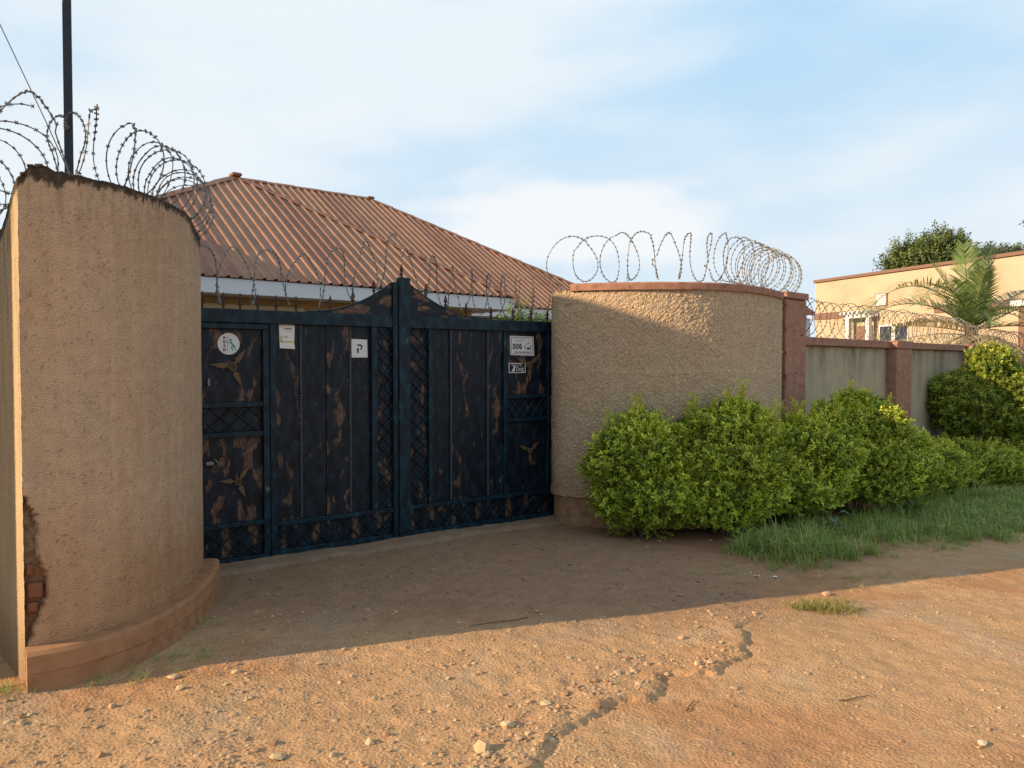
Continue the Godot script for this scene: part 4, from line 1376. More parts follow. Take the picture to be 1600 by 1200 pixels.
	for q in [[Vector2(0.04, 0.012), Vector2(0.062, 0.036), Vector2(0.058, 0.018)], [Vector2(0.07, 0.040), Vector2(0.088, 0.030), Vector2(0.100, 0.018), Vector2(0.085, 0.022)], [Vector2(0.10, 0.012), Vector2(0.118, -0.004), Vector2(0.112, -0.034), Vector2(0.104, -0.040), Vector2(0.108, -0.012)], [Vector2(0.056, -0.030), Vector2(0.070, -0.012), Vector2(0.090, -0.012), Vector2(0.098, -0.040), Vector2(0.082, -0.036)], [Vector2(0.024, -0.010), Vector2(0.036, 0.002), Vector2(0.046, -0.012), Vector2(0.034, -0.020)], [Vector2(0.052, 0.012), Vector2(0.060, 0.014), Vector2(0.059, 0.006)], [Vector2(0.036, -0.022), Vector2(0.052, -0.034), Vector2(0.060, -0.046), Vector2(0.046, -0.036)]]:
		m.prism(PackedVector2Array(q), Transform3D(Basis.IDENTITY, Vector3(0, 0, 0.002)), 0.001)
	part("dog_head_print", m.mesh(), M.black, s)
	# small dark sign
	s = thing("small_dog_sign", "small dark sign with white rim reading Beware of the Dog", "sign", spot.call(2.985, 1.573, -0.0045), yaw, "signs stuck on the gate")
	boxpart("rim", Vector3.ZERO, Vector3(0.212, 0.100, 0.003), M.white, s, 0.0006)
	boxpart("plate", Vector3(0, 0, 0.0006), Vector3(0.194, 0.084, 0.003), M.black, s, 0.0004)
	letters(s, "lettering", "Beware of the", Vector3(-0.005, 0.026, 0.0024), 0.015, M.white, false)
	letters(s, "lettering", "Dog", Vector3(0.032, -0.012, 0.0024), 0.040, M.white, false)
	m = MB.new()
	m.prism(PackedVector2Array([Vector2(-0.072, -0.034), Vector2(-0.03, -0.034), Vector2(-0.032, -0.012), Vector2(-0.030, 0.006), Vector2(-0.022, 0.004), Vector2(-0.024, 0.012), Vector2(-0.036, 0.020), Vector2(-0.046, 0.012), Vector2(-0.050, -0.004), Vector2(-0.062, -0.018)]), Transform3D(Basis.IDENTITY, Vector3(0, 0, 0.0024)), 0.001)
	part("sitting_dog_print", m.mesh(), M.white, s)

# ---------------------------------------------------------------- house behind the gate
func roof_plane(parent: Node, t0: float, t1: float, rmin: Callable, rmax: Callable, y0: float, z0: float, slope_: float) -> void:
	# ribbed sheets four ribs wide; t along the eave, r horizontally up the slope
	var nn := Vector3(0, 1, slope_).normalized()
	var prof := [[0.0, 0.0], [0.014, 0.0], [0.026, 0.009], [0.038, 0.009], [0.043, 0.0], [0.070, 0.0], [0.114, 0.036], [0.146, 0.036], [0.156, 0.0], [0.19, 0.0]]
	var t := t0
	var sheet := 0
	while t < t1 - 0.01:
		var m := MB.new()
		for rib in 4:
			for k in prof.size() - 1:
				var ta: float = t + rib * 0.19 + prof[k][0]
				var tb: float = t + rib * 0.19 + prof[k + 1][0]
				if tb > t1:
					continue
				var a0: float = rmin.call(ta)
				var a1: float = rmax.call(ta)
				var b0: float = rmin.call(tb)
				var b1: float = rmax.call(tb)
				if a1 - a0 < 0.02 and b1 - b0 < 0.02:
					continue
				var pa: Vector3 = nn * prof[k][1]
				var pb: Vector3 = nn * prof[k + 1][1]
				m.quad(Vector3(ta, y0 + a0 * slope_, z0 - a0) + pa, Vector3(tb, y0 + b0 * slope_, z0 - b0) + pb, Vector3(tb, y0 + b1 * slope_, z0 - b1) + pb, Vector3(ta, y0 + a1 * slope_, z0 - a1) + pa)
		if m.v.size() > 0:
			part("roof_sheet", m.mesh(), M.roof[sheet % 3], parent)
		t += 0.76
		sheet += 1

func cap_run(parent: Node, a: Vector3, b: Vector3, s1: Vector3, s2: Vector3, piece := 0.62) -> void:
	# ridge or hip capping from a to b in overlapping pieces; s1, s2 point down the two roof faces, square to the run
	var n := maxi(1, int(a.distance_to(b) / piece))
	var up := -(s1 + s2).normalized()
	var d := (b - a).normalized()
	for k in n:
		var p := a.lerp(b, float(k) / n) + up * 0.034
		var q := a.lerp(b, float(k + 1) / n) + up * 0.048 + d * 0.05
		var m := MB.new()
		var w := 0.11
		m.quad(p + s1 * w, q + s1 * w, q, p)
		m.quad(p, q, q + s2 * w, p + s2 * w)
		m.quad(p + s1 * w - up * 0.02, q + s1 * w - up * 0.02, q + s1 * w, p + s1 * w)
		m.quad(p + s2 * w, q + s2 * w, q + s2 * w - up * 0.02, p + s2 * w - up * 0.02)
		m.tri(q + s1 * w, q + s1 * w - up * 0.02, q)
		m.tri(q, q + s2 * w - up * 0.02, q + s2 * w)
		part("ridge_cap", m.mesh(), M.cap, parent)

func build_house() -> void:
	var yaw := atan2(0.643, 0.766)
	var H := thing("house", "yellow house behind the gate under a rust-orange ribbed hip roof", "house", W(-4.6, 0, 11.58), yaw)
	var sl := 0.66
	var ye := 2.93
	# front block: eave from -3.2 to 6.09, apex at (1.72, 3.4)
	var ax := Vector3(1.83, ye + 3.7 * sl, -3.7)
	roof_plane(H, -3.2, 6.09, func(_t): return 0.0, func(t): return maxf(0.0, minf((t + 3.2) * 3.7 / 5.03, (6.09 - t) * 3.7 / 4.26)), ye, 0.0, sl)
	# main block: eave set back 1.88, ridge from 1.5 to 6.31 at 4.35
	roof_plane(H, 1.83, 12.3, func(t): return 0.0 if t > 6.0 else maxf(0.0, minf((6.09 - t) * 3.7 / 4.26 - 1.95, 3.4)), func(t): return clampf(minf(minf(4.71, t + 1.82), (12.3 - t) * 4.71 / 5.79), 0.0, 4.71), ye, -1.86, sl)
	var r0 := Vector3(2.9, ye + 4.71 * sl, -6.57)
	var r1 := Vector3(6.51, ye + 4.71 * sl, -6.57)
	var c1 := Vector3(12.3, ye, -1.86)
	# hidden faces that close the roofs
	var m := MB.new()
	m.quad(Vector3(6.09, ye, 0), Vector3(6.09, ye, -1.88), Vector3(1.83, ax.y, -5.56), ax)
	m.quad(Vector3(-3.2, ye, -2.4), Vector3(-3.2, ye, 0), ax, Vector3(1.83, ax.y, -5.56))
	part("side_slope", m.mesh(), M.roof[0], H)
	m = MB.new()
	m.tri(c1, Vector3(12.3, ye, -11.3), r1)
	m.quad(Vector3(12.3, ye, -11.3), Vector3(-1.8, ye, -11.3), r0, r1)
	m.tri(Vector3(-1.8, ye, -11.3), Vector3(-1.8, ye, -1.86), r0)
	part("rear_slope", m.mesh(), M.roof[0], H)
	var down := Vector3(0, -sl, 1).normalized()
	for q in [[ax, Vector3(6.11, ye, 0.02), Vector3(0, -sl, 1), Vector3(1, -0.54, 0)], [ax, Vector3(-3.22, ye, 0.02), Vector3(0, -sl, 1), Vector3(-1, -0.48, 0)], [r0, r1, Vector3(0, -sl, 1), Vector3(0, -sl, -1)], [r1, c1 + Vector3(0.02, 0, 0.02), Vector3(0, -sl, 1), Vector3(1, -0.49, 0)], [ax, Vector3(1.83, ax.y, -5.5), Vector3(1, -0.54, 0), Vector3(-1, -0.48, 0)]]:
		var d: Vector3 = (q[1] - q[0]).normalized()
		var s1: Vector3 = (q[2] - d * q[2].dot(d)).normalized()
		var s2: Vector3 = (q[3] - d * q[3].dot(d)).normalized()
		# keep each flap in its own roof face
		cap_run(H, q[0], q[1], s1, s2)
	boxpart("ridge_end", ax + Vector3(0, 0.03, 0.03), Vector3(0.20, 0.07, 0.22), M.cap, H, 0.02)
	boxpart("ridge_end", r1 + Vector3(0.02, 0.03, 0), Vector3(0.20, 0.06, 0.20), M.cap, H, 0.02)
	# white fascia boards and soffits
	boxpart("fascia_board", Vector3(1.445, 2.80, -0.045), Vector3(9.29, 0.235, 0.025), M.fascia, H)
	boxpart("fascia_board", Vector3(6.065, 2.80, -0.985), Vector3(0.025, 0.235, 1.85), M.fascia, H)
	boxpart("fascia_board", Vector3(9.29, 2.80, -1.925), Vector3(6.40, 0.235, 0.025), M.fascia, H)
	boxpart("soffit", Vector3(1.445, 2.70, -0.36), Vector3(9.2, 0.02, 0.60), M.fascia, H)
	boxpart("soffit", Vector3(5.77, 2.70, -1.30), Vector3(0.56, 0.02, 1.24), M.fascia, H)
	boxpart("soffit", Vector3(9.25, 2.70, -2.24), Vector3(6.4, 0.02, 0.60), M.fascia, H)
	boxpart("wall", Vector3(1.4, 1.34, -0.78), Vector3(8.2, 2.7, 0.22), M.gold, H)
	boxpart("wall", Vector3(5.39, 1.34, -1.72), Vector3(0.22, 2.7, 1.66), M.gold, H)
	boxpart("wall", Vector3(8.7, 1.34, -2.66), Vector3(6.84, 2.7, 0.22), M.gold, H)
	boxpart("wall", Vector3(-2.6, 1.34, -5.6), Vector3(0.22, 2.7, 9.42), M.gold, H)
	boxpart("wall", Vector3(12.0, 1.34, -6.4), Vector3(0.22, 2.7, 7.26), M.gold, H)
	boxpart("wall", Vector3(4.7, 1.34, -10.1), Vector3(14.38, 2.7, 0.22), M.gold, H)
	for q in [[0.9, -0.67], [3.6, -0.67], [-1.4, -0.67], [7.6, -2.55], [10.2, -2.55]]:
		var wd := Node3D.new()
		wd.name = numbered("window", H)
		H.add_child(wd, true)
		boxpart("lintel", Vector3(q[0], 2.50, q[1] + 0.03), Vector3(1.9, 0.13, 0.10), M.cream, wd)
		boxpart("sill", Vector3(q[0], 1.02, q[1] + 0.04), Vector3(1.7, 0.07, 0.14), M.cream, wd)
		boxpart("frame", Vector3(q[0], 1.75, q[1] + 0.005), Vector3(1.5, 1.36, 0.04), M.fascia, wd)
		for e in [-1, 0, 1]:
			boxpart("pane", Vector3(q[0] + e * 0.47, 1.75, q[1] + 0.022), Vector3(0.42, 1.24, 0.02), M.glass, wd)

# ---------------------------------------------------------------- building, porch and trees at right
func build_far_right() -> void:
	var f0 := Vector2(9.44, 24.0)
	var fd := Vector2(0.35, -0.936).normalized()
	var bs := Basis(P2(fd, 0), Vector3.UP, P2(fd, 0).cross(Vector3.UP))   # x along the facade towards us, z out of it
	var B := Node3D.new()
	B = thing("flat_roofed_building", "sunlit cream building with brown parapet coping and band behind the palm", "building", P2(f0, 0))
	B.basis = bs
	# facade towards the left: +z must look towards the compound
	var L := 8.2
	boxpart("wall", Vector3(L / 2, 2.0, -3.0), Vector3(L, 4.22, 6.0), M.facade, B, 0.01)
	boxpart("coping", Vector3(L / 2, 4.165, -3.0), Vector3(L + 0.10, 0.09, 6.10), M.band, B, 0.01)
	boxpart("band", Vector3(0.62, 3.07, 0.012), Vector3(1.28, 0.20, 0.03), M.band, B)
	boxpart("band", Vector3(6.1, 3.02, 0.012), Vector3(3.6, 0.20, 0.03), M.band, B)
	var v := Node3D.new()
	v.name = "window"
	B.add_child(v)
	boxpart("frame", Vector3(2.58, 3.40, 0.0), Vector3(0.44, 0.36, 0.05), M.band, v)
	for k in 6:
		boxpart("louvre", Vector3(2.58, 3.265 + 0.054 * k, 0.03), Vector3(0.36, 0.044, 0.02), M.white, v, 0.003, Basis(Vector3(1, 0, 0), -0.35))
	var w2 := Node3D.new()
	w2.name = "window"
	w2.name = numbered("window", B)
	w2.name = "window_001"
	B.add_child(w2, true)
	boxpart("frame", Vector3(3.02, 2.27, 0.0), Vector3(0.98, 0.86, 0.06), M.white, w2)
	boxpart("pane", Vector3(2.76, 2.27, 0.026), Vector3(0.40, 0.76, 0.02), M.glass, w2)
	boxpart("pane", Vector3(3.28, 2.27, 0.026), Vector3(0.40, 0.76, 0.02), M.glass, w2)
	# porch with a slatted white head
	var p := Node3D.new()
	p.name = "porch"
	B.add_child(p)
	boxpart("door", Vector3(1.98, 1.75, 0.0), Vector3(0.62, 1.9, 0.05), M.band, p)
	for x in [1.62, 2.36]:
		boxpart("post", Vector3(x, 1.5, 0.24), Vector3(0.12, 2.86, 0.12), M.white, p)
	boxpart("beam", Vector3(2.0, 2.97, 0.24), Vector3(1.0, 0.10, 0.14), M.white, p)
	for k in 7:
		boxpart("slat", Vector3(1.52 + 0.16 * k, 3.06, 0.20), Vector3(0.06, 0.08, 0.55), M.white, p)
	# pillar with a white cap nearer to us
	var q := Node3D.new()
	q.name = "pillar"
	B.add_child(q)
	boxpart("shaft", Vector3(6.98, 1.45, 0.35), Vector3(0.20, 2.9, 0.20), M.band, q)
	boxpart("cap", Vector3(6.98, 2.97, 0.35), Vector3(0.46, 0.13, 0.40), M.white, q)
	# a strip of a tiled roof beyond the left end
	var h := thing("far_house", "bit of orange tiled roof and pale wall showing left of the cream building", "house", W(13.0, 0, 36.0), 0.4)
	boxpart("wall", Vector3(0.4, 1.9, -2.0), Vector3(2.6, 3.8, 3.0), M.fascia, h)
	for k in 8:
		boxpart("tile_course", Vector3(0.4, 4.0 + 0.09 * k, -0.35 - 0.16 * k), Vector3(3.1, 0.10, 0.20), M.roof[k % 3], h, 0.02)

func tree(label: String, at: Vector2, trunk_h: float, lumps: Array, leaf: float, c_out: Color, c_in: Color, dens: float) -> void:
	var t := thing("tree", label, "tree", P2(at, slope(at.x, at.y) if at.y < 20 else 0.0), 0.0, "trees beyond the building")
	var m := MB.new()
	limb(m, Vector3(0, -0.1, 0), Vector3(0, trunk_h, 0), 0.28, 0.17)
	for l in lumps:
		limb(m, Vector3(0, trunk_h * 0.9, 0), l[0], 0.13, 0.03)
	part("trunk", m.mesh(), M.bark, t)
	foliage("crown", t, lumps, dens, [spray_cluster(leaf, 14, 5), spray_cluster(leaf, 12, 6)], 1.0, c_out, c_in, c_out * 1.5, M.leaf_green)

func frond(parent: Node, at: Vector3, dir: Vector3, length: float, droop: float, leaf: float, m: Material, twist := 0.0, curl := 0.35, label := "") -> void:
	var mb := MB.new()
	var pts := []
	var p := at
	var d := dir.normalized()
	var steps := 22
	for k in steps + 1:
		pts.append(p)
		p += d * length / steps
		d = (d + Vector3(0, -droop / steps, 0)).normalized()
	mb.tube(pts, 0.016, 0.004, 5)
	for k in range(4, steps * 4):
		if (curl < 0.0 and k % 2 == 0) or rng.randf() < 0.25:
			continue
		var f := float(k) / (steps * 4)
		var g := f * steps
		var j := int(g)
		var c: Vector3 = pts[j].lerp(pts[j + 1], g - j)
		var tan: Vector3 = (pts[j + 1] - pts[j]).normalized()
		var side := tan.cross(Vector3.UP)
		side = side.normalized() if side.length() > 0.15 else Vector3(0.9, 0, 0.4).normalized()
		side = side.rotated(tan, twist)
		var upn := side.cross(tan).normalized()
		var ln := leaf * (0.35 + 0.65 * sin(PI * clampf(f * 0.86 + 0.14, 0, 1))) * rng.randf_range(0.85, 1.1)
		for s in [-1.0, 1.0]:
			var o: Vector3 = (side * s + tan * (0.55 + 0.6 * f) + upn * curl + Vector3(rng.randfn(), rng.randfn(), rng.randfn()) * 0.07).normalized()
			var q: Vector3 = c + o * ln * 0.55
			var e: Vector3 = c + o * ln + Vector3(0, -0.10 * ln, 0)
			var w := o.cross(upn).normalized() * 0.010
			mb.tri(c - w * 0.5, c + w * 0.5, q + w)
			mb.tri(c - w * 0.5, q + w, q - w)
			mb.tri(q - w, q + w, e)
	part("frond", mb.mesh(), m, parent, label)

func build_palm() -> void:
	var at := Vector2(8.95, 15.0)
	var g := slope(at.x, at.y)
	var t := thing("palm_tree", "palm with green feathery fronds above grey dry drooping ones, behind the street wall", "palm", P2(at, g))
	var m := MB.new()
	limb(m, Vector3(0, -0.1, 0), Vector3(0, 2.55, 0), 0.17, 0.12, 0.02, 10)
	for k in 14:
		var a := k * 2.4
		m.box(Vector3(cos(a) * 0.13, 1.2 + 0.085 * k, sin(a) * 0.13), Vector3(0.10, 0.20, 0.05), 0.02, Basis(Vector3.UP, -a + PI / 2) * Basis(Vector3(1, 0, 0), 0.5))
	part("trunk", m.mesh(), M.palm_bark, t)
	var c := Vector3(0, 2.55, 0)
	var green := [mat(0.085, 0.135, 0.045, 0.5), mat(0.12, 0.165, 0.055, 0.5), mat(0.065, 0.115, 0.06, 0.5)]
	var dry := [mat(0.32, 0.27, 0.19, 0.85), mat(0.24, 0.19, 0.12, 0.85)]
	var yellow := mat(0.38, 0.25, 0.06, 0.7)
	for a in green + dry + [yellow]:
		a.backlight_enabled = true
		a.backlight = Color(0.45, 0.5, 0.25)
		a.cull_mode = BaseMaterial3D.CULL_DISABLED
	# x right, y up, z towards us: [direction, length, droop, leaflet length]
	for q in [[Vector3(-0.16, 1, 0.1), 1.65, 0.2, 0.55], [Vector3(0.08, 1, 0.2), 1.6, 0.25, 0.55], [Vector3(-0.34, 1, -0.2), 1.6, 0.5, 0.55], [Vector3(0.22, 1, -0.2), 1.45, 0.4, 0.5], [Vector3(-0.62, 1.05, 0.12), 2.75, 2.3, 0.62], [Vector3(-0.50, 1.05, 0.35), 2.4, 2.2, 0.58], [Vector3(-0.85, 0.95, -0.2), 2.4, 1.9, 0.58], [Vector3(1.0, 0.55, 0.15), 1.95, 0.1, 0.58], [Vector3(0.85, 0.75, -0.4), 1.8, 0.5, 0.55], [Vector3(0.45, 0.95, 0.2), 1.25, 2.6, 0.34], [Vector3(-0.9, 0.6, -0.6), 1.7, 1.4, 0.5], [Vector3(0.25, 0.9, 0.9), 1.4, 1.8, 0.5], [Vector3(-0.30, 0.9, 0.9), 1.45, 1.7, 0.5], [Vector3(0.0, 1, -0.9), 1.5, 1.2, 0.5], [Vector3(1.0, 0.22, 0.4), 1.6, 0.6, 0.5], [Vector3(-0.1, 1, 0.4), 1.3, 0.8, 0.5]]:
		frond(t, c + Vector3(q[0].x, 0, q[0].z) * 0.06, q[0], q[1], q[2], q[3], green[rng.randi() % 3], 0.0, 0.30)
	for q in [[Vector3(-1.0, 0.10, 0.35), 2.0, 0.35, 0.46], [Vector3(-0.85, 0.05, 0.7), 1.9, 0.8, 0.46], [Vector3(0.75, 0.15, 0.75), 1.5, 1.8, 0.46], [Vector3(1.0, 0.05, 0.2), 1.7, 1.3, 0.46], [Vector3(-0.3, 0.0, 1.0), 1.3, 1.3, 0.45], [Vector3(0.3, -0.1, 0.9), 1.2, 1.2, 0.45], [Vector3(-0.7, -0.2, 0.4), 1.3, 1.0, 0.42], [Vector3(0.6, -0.35, 0.4), 1.2, 0.8, 0.42], [Vector3(0.9, 0.0, 0.8), 1.6, 1.5, 0.45], [Vector3(-0.95, -0.1, 0.1), 1.5, 1.2, 0.42]]:
		frond(t, c - Vector3(0, 0.12, 0), q[0], q[1], q[2], q[3], dry[rng.randi() % 2], 0.0, -0.35, "grey dry drooping frond")
	frond(t, c - Vector3(0, 0.06, 0), Vector3(-1, 0.18, 0.2), 1.75, 0.25, 0.34, yellow, 0.0, 0.9, "yellowed frond")

# ---------------------------------------------------------------- hedge, grass, weeds
func build_plants() -> void:
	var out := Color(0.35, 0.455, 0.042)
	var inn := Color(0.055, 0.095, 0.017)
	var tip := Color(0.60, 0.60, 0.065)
	var stems := func(root: Node3D, h: float, spread: float) -> void:
		var m := MB.new()
		for k in 7:
			var a := k * 0.9
			limb(m, Vector3(cos(a) * 0.08, -0.05, sin(a) * 0.08), Vector3(cos(a) * spread, h, sin(a) * spread * 0.6), 0.013, 0.004, 0.12, 5)
		part("stems", m.mesh(), M.bark, root)
	var list := [
		["leafy yellow-green hedge bush at the left end against the curved wall", Vector2(1.17, 7.17), [[Vector3(0, 0.62, 0), Vector3(0.40, 0.42, 0.27)], [Vector3(0.05, 0.34, 0.02), Vector3(0.40, 0.28, 0.27)]], [[Vector3(-0.22, 0.9, 0), Vector3(-0.27, 1.13, 0)], [Vector3(0.0, 0.95, 0), Vector3(-0.02, 1.12, 0)], [Vector3(0.22, 0.88, 0), Vector3(0.27, 1.07, 0)]]],
		["tallest hedge bush before the middle of the curved wall, with two tall shoots", Vector2(2.0, 7.24), [[Vector3(0, 0.62, 0), Vector3(0.50, 0.44, 0.33)], [Vector3(-0.05, 0.36, 0.06), Vector3(0.52, 0.32, 0.32)], [Vector3(0.12, 0.95, -0.03), Vector3(0.26, 0.2, 0.2)]], [[Vector3(-0.12, 0.95, 0), Vector3(-0.30, 1.26, 0)], [Vector3(0.15, 1.05, 0), Vector3(0.17, 1.40, 0)], [Vector3(0.13, 1.0, 0.05), Vector3(0.12, 1.25, 0.04)], [Vector3(0.40, 0.9, 0), Vector3(0.47, 1.22, 0)]]],
		["rounded hedge bush in front of the tall terracotta pilaster", Vector2(2.85, 7.72), [[Vector3(0, 0.52, 0), Vector3(0.48, 0.46, 0.38)], [Vector3(-0.2, 0.36, 0.12), Vector3(0.5, 0.33, 0.36)]], [[Vector3(0.28, 0.85, -0.1), Vector3(0.33, 1.12, -0.1)], [Vector3(-0.02, 0.8, -0.1), Vector3(-0.02, 1.02, -0.1)]]],
		["wide hedge bush with upright shoots before the first low wall bay", Vector2(3.75, 8.48), [[Vector3(0, 0.58, 0), Vector3(0.62, 0.50, 0.44)], [Vector3(0.1, 0.32, 0.12), Vector3(0.68, 0.34, 0.44)], [Vector3(0.08, 0.95, -0.05), Vector3(0.36, 0.24, 0.26)]], [[Vector3(0.02, 1.05, 0), Vector3(-0.02, 1.42, 0)], [Vector3(0.12, 1.0, 0.05), Vector3(0.14, 1.34, 0.05)], [Vector3(0.30, 1.0, 0), Vector3(0.40, 1.22, 0)], [Vector3(-0.30, 0.9, 0), Vector3(-0.36, 1.2, 0)]]],
		["lower rounded hedge bush before the second terracotta pilaster", Vector2(4.85, 9.62), [[Vector3(0, 0.34, 0), Vector3(0.66, 0.33, 0.46)], [Vector3(0.3, 0.30, 0.0), Vector3(0.5, 0.28, 0.4)]], [[Vector3(-0.2, 0.7, 0), Vector3(-0.25, 0.92, 0)]]],
		["low dark green hedge bush under the bushy tree", Vector2(6.3, 10.85), [[Vector3(0, 0.26, 0), Vector3(0.95, 0.29, 0.5)]], []],
		["low dark green hedge bush at the right edge of the photo", Vector2(7.95, 11.75), [[Vector3(0, 0.28, 0), Vector3(1.0, 0.31, 0.55)], [Vector3(0.9, 0.28, -0.4), Vector3(0.9, 0.32, 0.5)]], []],
	]
	for k in list.size():
		var q = list[k]
		var t := thing("hedge_bush", q[0], "bush", P2(q[1], gh(q[1].x, q[1].y)), 0.0, "bushes of the hedge along the wall")
		for l in q[2]:
			for j in 9:
				var a := rng.randf() * TAU
				var f := Vector3(cos(a) * 0.8, 0, sin(a) * 0.8) * rng.randf()
				var foot: Vector3 = l[0] + Vector3(f.x, sqrt(maxf(0.0, 1.0 - f.length_squared())) * 0.85, f.z) * l[1]
				q[3].append([foot, foot + Vector3(rng.randfn() * 0.035 + f.x * 0.05, rng.randf_range(0.12, 0.36) * minf(1.0, l[1].y * 2.2), rng.randfn() * 0.03)])
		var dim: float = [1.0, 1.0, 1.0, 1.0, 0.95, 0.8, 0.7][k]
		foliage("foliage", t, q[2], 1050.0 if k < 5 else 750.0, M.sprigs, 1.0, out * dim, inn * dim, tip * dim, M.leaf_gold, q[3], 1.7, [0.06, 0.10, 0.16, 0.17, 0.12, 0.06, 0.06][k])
		stems.call(t, 0.35, 0.22)
	# bushy tree against the wall, half of it in the sun
	var bt := thing("bushy_tree", "small bushy tree against the street wall, its right half bright yellow-green in the sun", "tree", P2(Vector2(7.42, 12.02), gh(7.42, 12.02)))
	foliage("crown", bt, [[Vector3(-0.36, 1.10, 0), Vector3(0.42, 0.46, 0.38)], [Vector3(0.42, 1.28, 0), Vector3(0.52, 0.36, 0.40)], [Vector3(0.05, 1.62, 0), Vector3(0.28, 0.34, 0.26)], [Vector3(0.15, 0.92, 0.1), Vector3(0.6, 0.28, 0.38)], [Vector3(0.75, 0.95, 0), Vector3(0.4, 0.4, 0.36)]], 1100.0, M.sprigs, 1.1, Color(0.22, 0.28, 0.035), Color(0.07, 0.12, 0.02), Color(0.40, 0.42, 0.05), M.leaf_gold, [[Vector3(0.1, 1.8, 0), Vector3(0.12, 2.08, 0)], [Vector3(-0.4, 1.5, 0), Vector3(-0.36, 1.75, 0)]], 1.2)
	var bm := MB.new()
	limb(bm, Vector3(-0.22, -0.05, 0), Vector3(-0.22, 0.85, 0), 0.028, 0.022)
	limb(bm, Vector3(-0.22, 0.42, 0), Vector3(0.2, 0.85, 0), 0.022, 0.014)
	limb(bm, Vector3(-0.22, 0.8, 0), Vector3(-0.4, 1.3, 0), 0.02, 0.008)
	limb(bm, Vector3(0.2, 0.8, 0), Vector3(0.4, 1.35, 0), 0.015, 0.006)
	part("trunk", bm.mesh(), M.bark, bt)
	# shrub inside the compound, its top showing over the gate
	var sh := thing("shrub", "green shrub inside the compound peeping over the right end of the gate", "shrub", W(0.12, 0, 10.2))
	foliage("foliage", sh, [[Vector3(0, 1.5, 0), Vector3(0.42, 0.72, 0.4)]], 420.0, M.sprigs, 1.3, Color(0.10, 0.17, 0.03), Color(0.04, 0.08, 0.02), Color(0.16, 0.24, 0.05), M.leaf_green)
	stems.call(sh, 1.1, 0.2)

	# grass verge
	var blades := []
	for v in 4:
		var r := RandomNumberGenerator.new()
		r.seed = 900 + v
		var m := MB.new()
		for k in 16:
			var a := r.randf() * TAU
			var o := Vector3(cos(a), 0, sin(a))
			var base := Vector3(r.randfn(), 0, r.randfn()) * 0.028
			var h := r.randf_range(0.08, 0.22)
			var lean := r.randf_range(0.03, 0.22)
			var s := Vector3(-o.z, 0, o.x) * r.randf_range(0.0014, 0.0027)
			var p1 := base + Vector3(0, h * 0.55, 0) + o * lean * 0.3
			var p2 := base + Vector3(0, h * (0.95 - lean * 1.9), 0) + o * lean
			m.tri(base - s, base + s, p1 + s)
			m.tri(base - s, p1 + s, p1 - s)
			m.tri(p1 - s, p1 + s, p2)
		blades.append(m.mesh())
	var verge := PackedVector2Array([Vector2(1.62, 6.28), Vector2(1.96, 6.84), Vector2(2.25, 7.2), Vector2(2.9, 7.75), Vector2(3.9, 8.5), Vector2(5.05, 9.8), Vector2(7.6, 11.3), Vector2(12.0, 14.5), Vector2(12.0, 11.5), Vector2(7.2, 8.6), Vector2(4.9, 7.0), Vector2(3.5, 6.45), Vector2(2.7, 5.95), Vector2(1.98, 5.85), Vector2(1.74, 6.0)])
	var dens := noise(1.4, 130, 3)
	var xf := [[], [], [], []]
	var cols := [[], [], [], []]
	var gc := func(dry: float) -> Color:
		return Color(0.205, 0.30, 0.062).lerp(Color(0.46, 0.41, 0.19), dry) * rng.randf_range(0.75, 1.2)
	var made := 0
	while made < 5200:
		var p := Vector2(rng.randf_range(1.5, 12.0), rng.randf_range(5.8, 14.5))
		if not Geometry2D.is_point_in_polygon(p, verge):
			continue
		var e := 1e9
		for j in verge.size():
			e = minf(e, seg_dist(p, verge[j], verge[(j + 1) % verge.size()]).x)
		var d := smoothstep(0.0, 0.45, e + 0.35 * dens.get_noise_2d(p.x, p.y))
		if p.x > 6.5:
			d *= 0.75
		if rng.randf() > d * (0.62 + 1.1 * dens.get_noise_2d(p.x * 2.0 + 9.0, p.y * 2.0)) + 0.03:
			continue
		made += 1
		var k := rng.randi() % 4
		var s := rng.randf_range(0.5, 1.0) * (0.5 + 0.6 * d) * (1.0 + 0.7 * dens.get_noise_2d(p.x * 2.5 + 40.0, p.y * 2.5)) * (1.0 + 0.35 * exp(-pow((p.x - 2.3) / 0.4, 2.0)))
		xf[k].append(Transform3D(Basis(Vector3.UP, rng.randf() * TAU).scaled(Vector3(s, s * rng.randf_range(0.75, 1.2), s)), P2(p, gh(p.x, p.y) - 0.005)))
		cols[k].append(gc.call(clampf(0.08 + 0.6 * dens.get_noise_2d(p.x * 3.0, p.y * 3.0) + rng.randf() * 0.15, 0, 1)))
	# a few stray blades along the plinth and the road
	for q in [[-2.1, 3.87, 0.35, 26], [-1.78, 4.15, 0.3, 22], [-2.5, 3.68, 0.25, 40], [1.55, 5.9, 0.5, 16], [2.5, 5.75, 0.6, 22], [-1.95, 4.65, 0.25, 10]]:
		for j in q[3]:
			var p := Vector2(q[0] + rng.randfn() * q[2] * 0.4, q[1] + rng.randfn() * q[2] * 0.22)
			var k := rng.randi() % 4
			var s := rng.randf_range(0.18, 0.36)
			xf[k].append(Transform3D(Basis(Vector3.UP, rng.randf() * TAU).scaled(Vector3.ONE * s), P2(p, gh(p.x, p.y))))
			cols[k].append(gc.call(rng.randf_range(0.1, 0.7)))
	var gr := Node3D.new()
	gr.name = "grass"
	add_child(gr)
	tag(gr, "shaded green grass verge between the hedge and the road", "grass", "", "stuff")
	for k in 4:
		multi("blades", blades[k], M.leaf_green, xf[k], cols[k], gr)
	# the lone tuft in the sun
	var tu := thing("grass_tuft", "yellowish grass tuft alone in the sun on the bare road", "grass tuft", P2(Vector2(2.05, 5.02), gh(2.05, 5.02)))
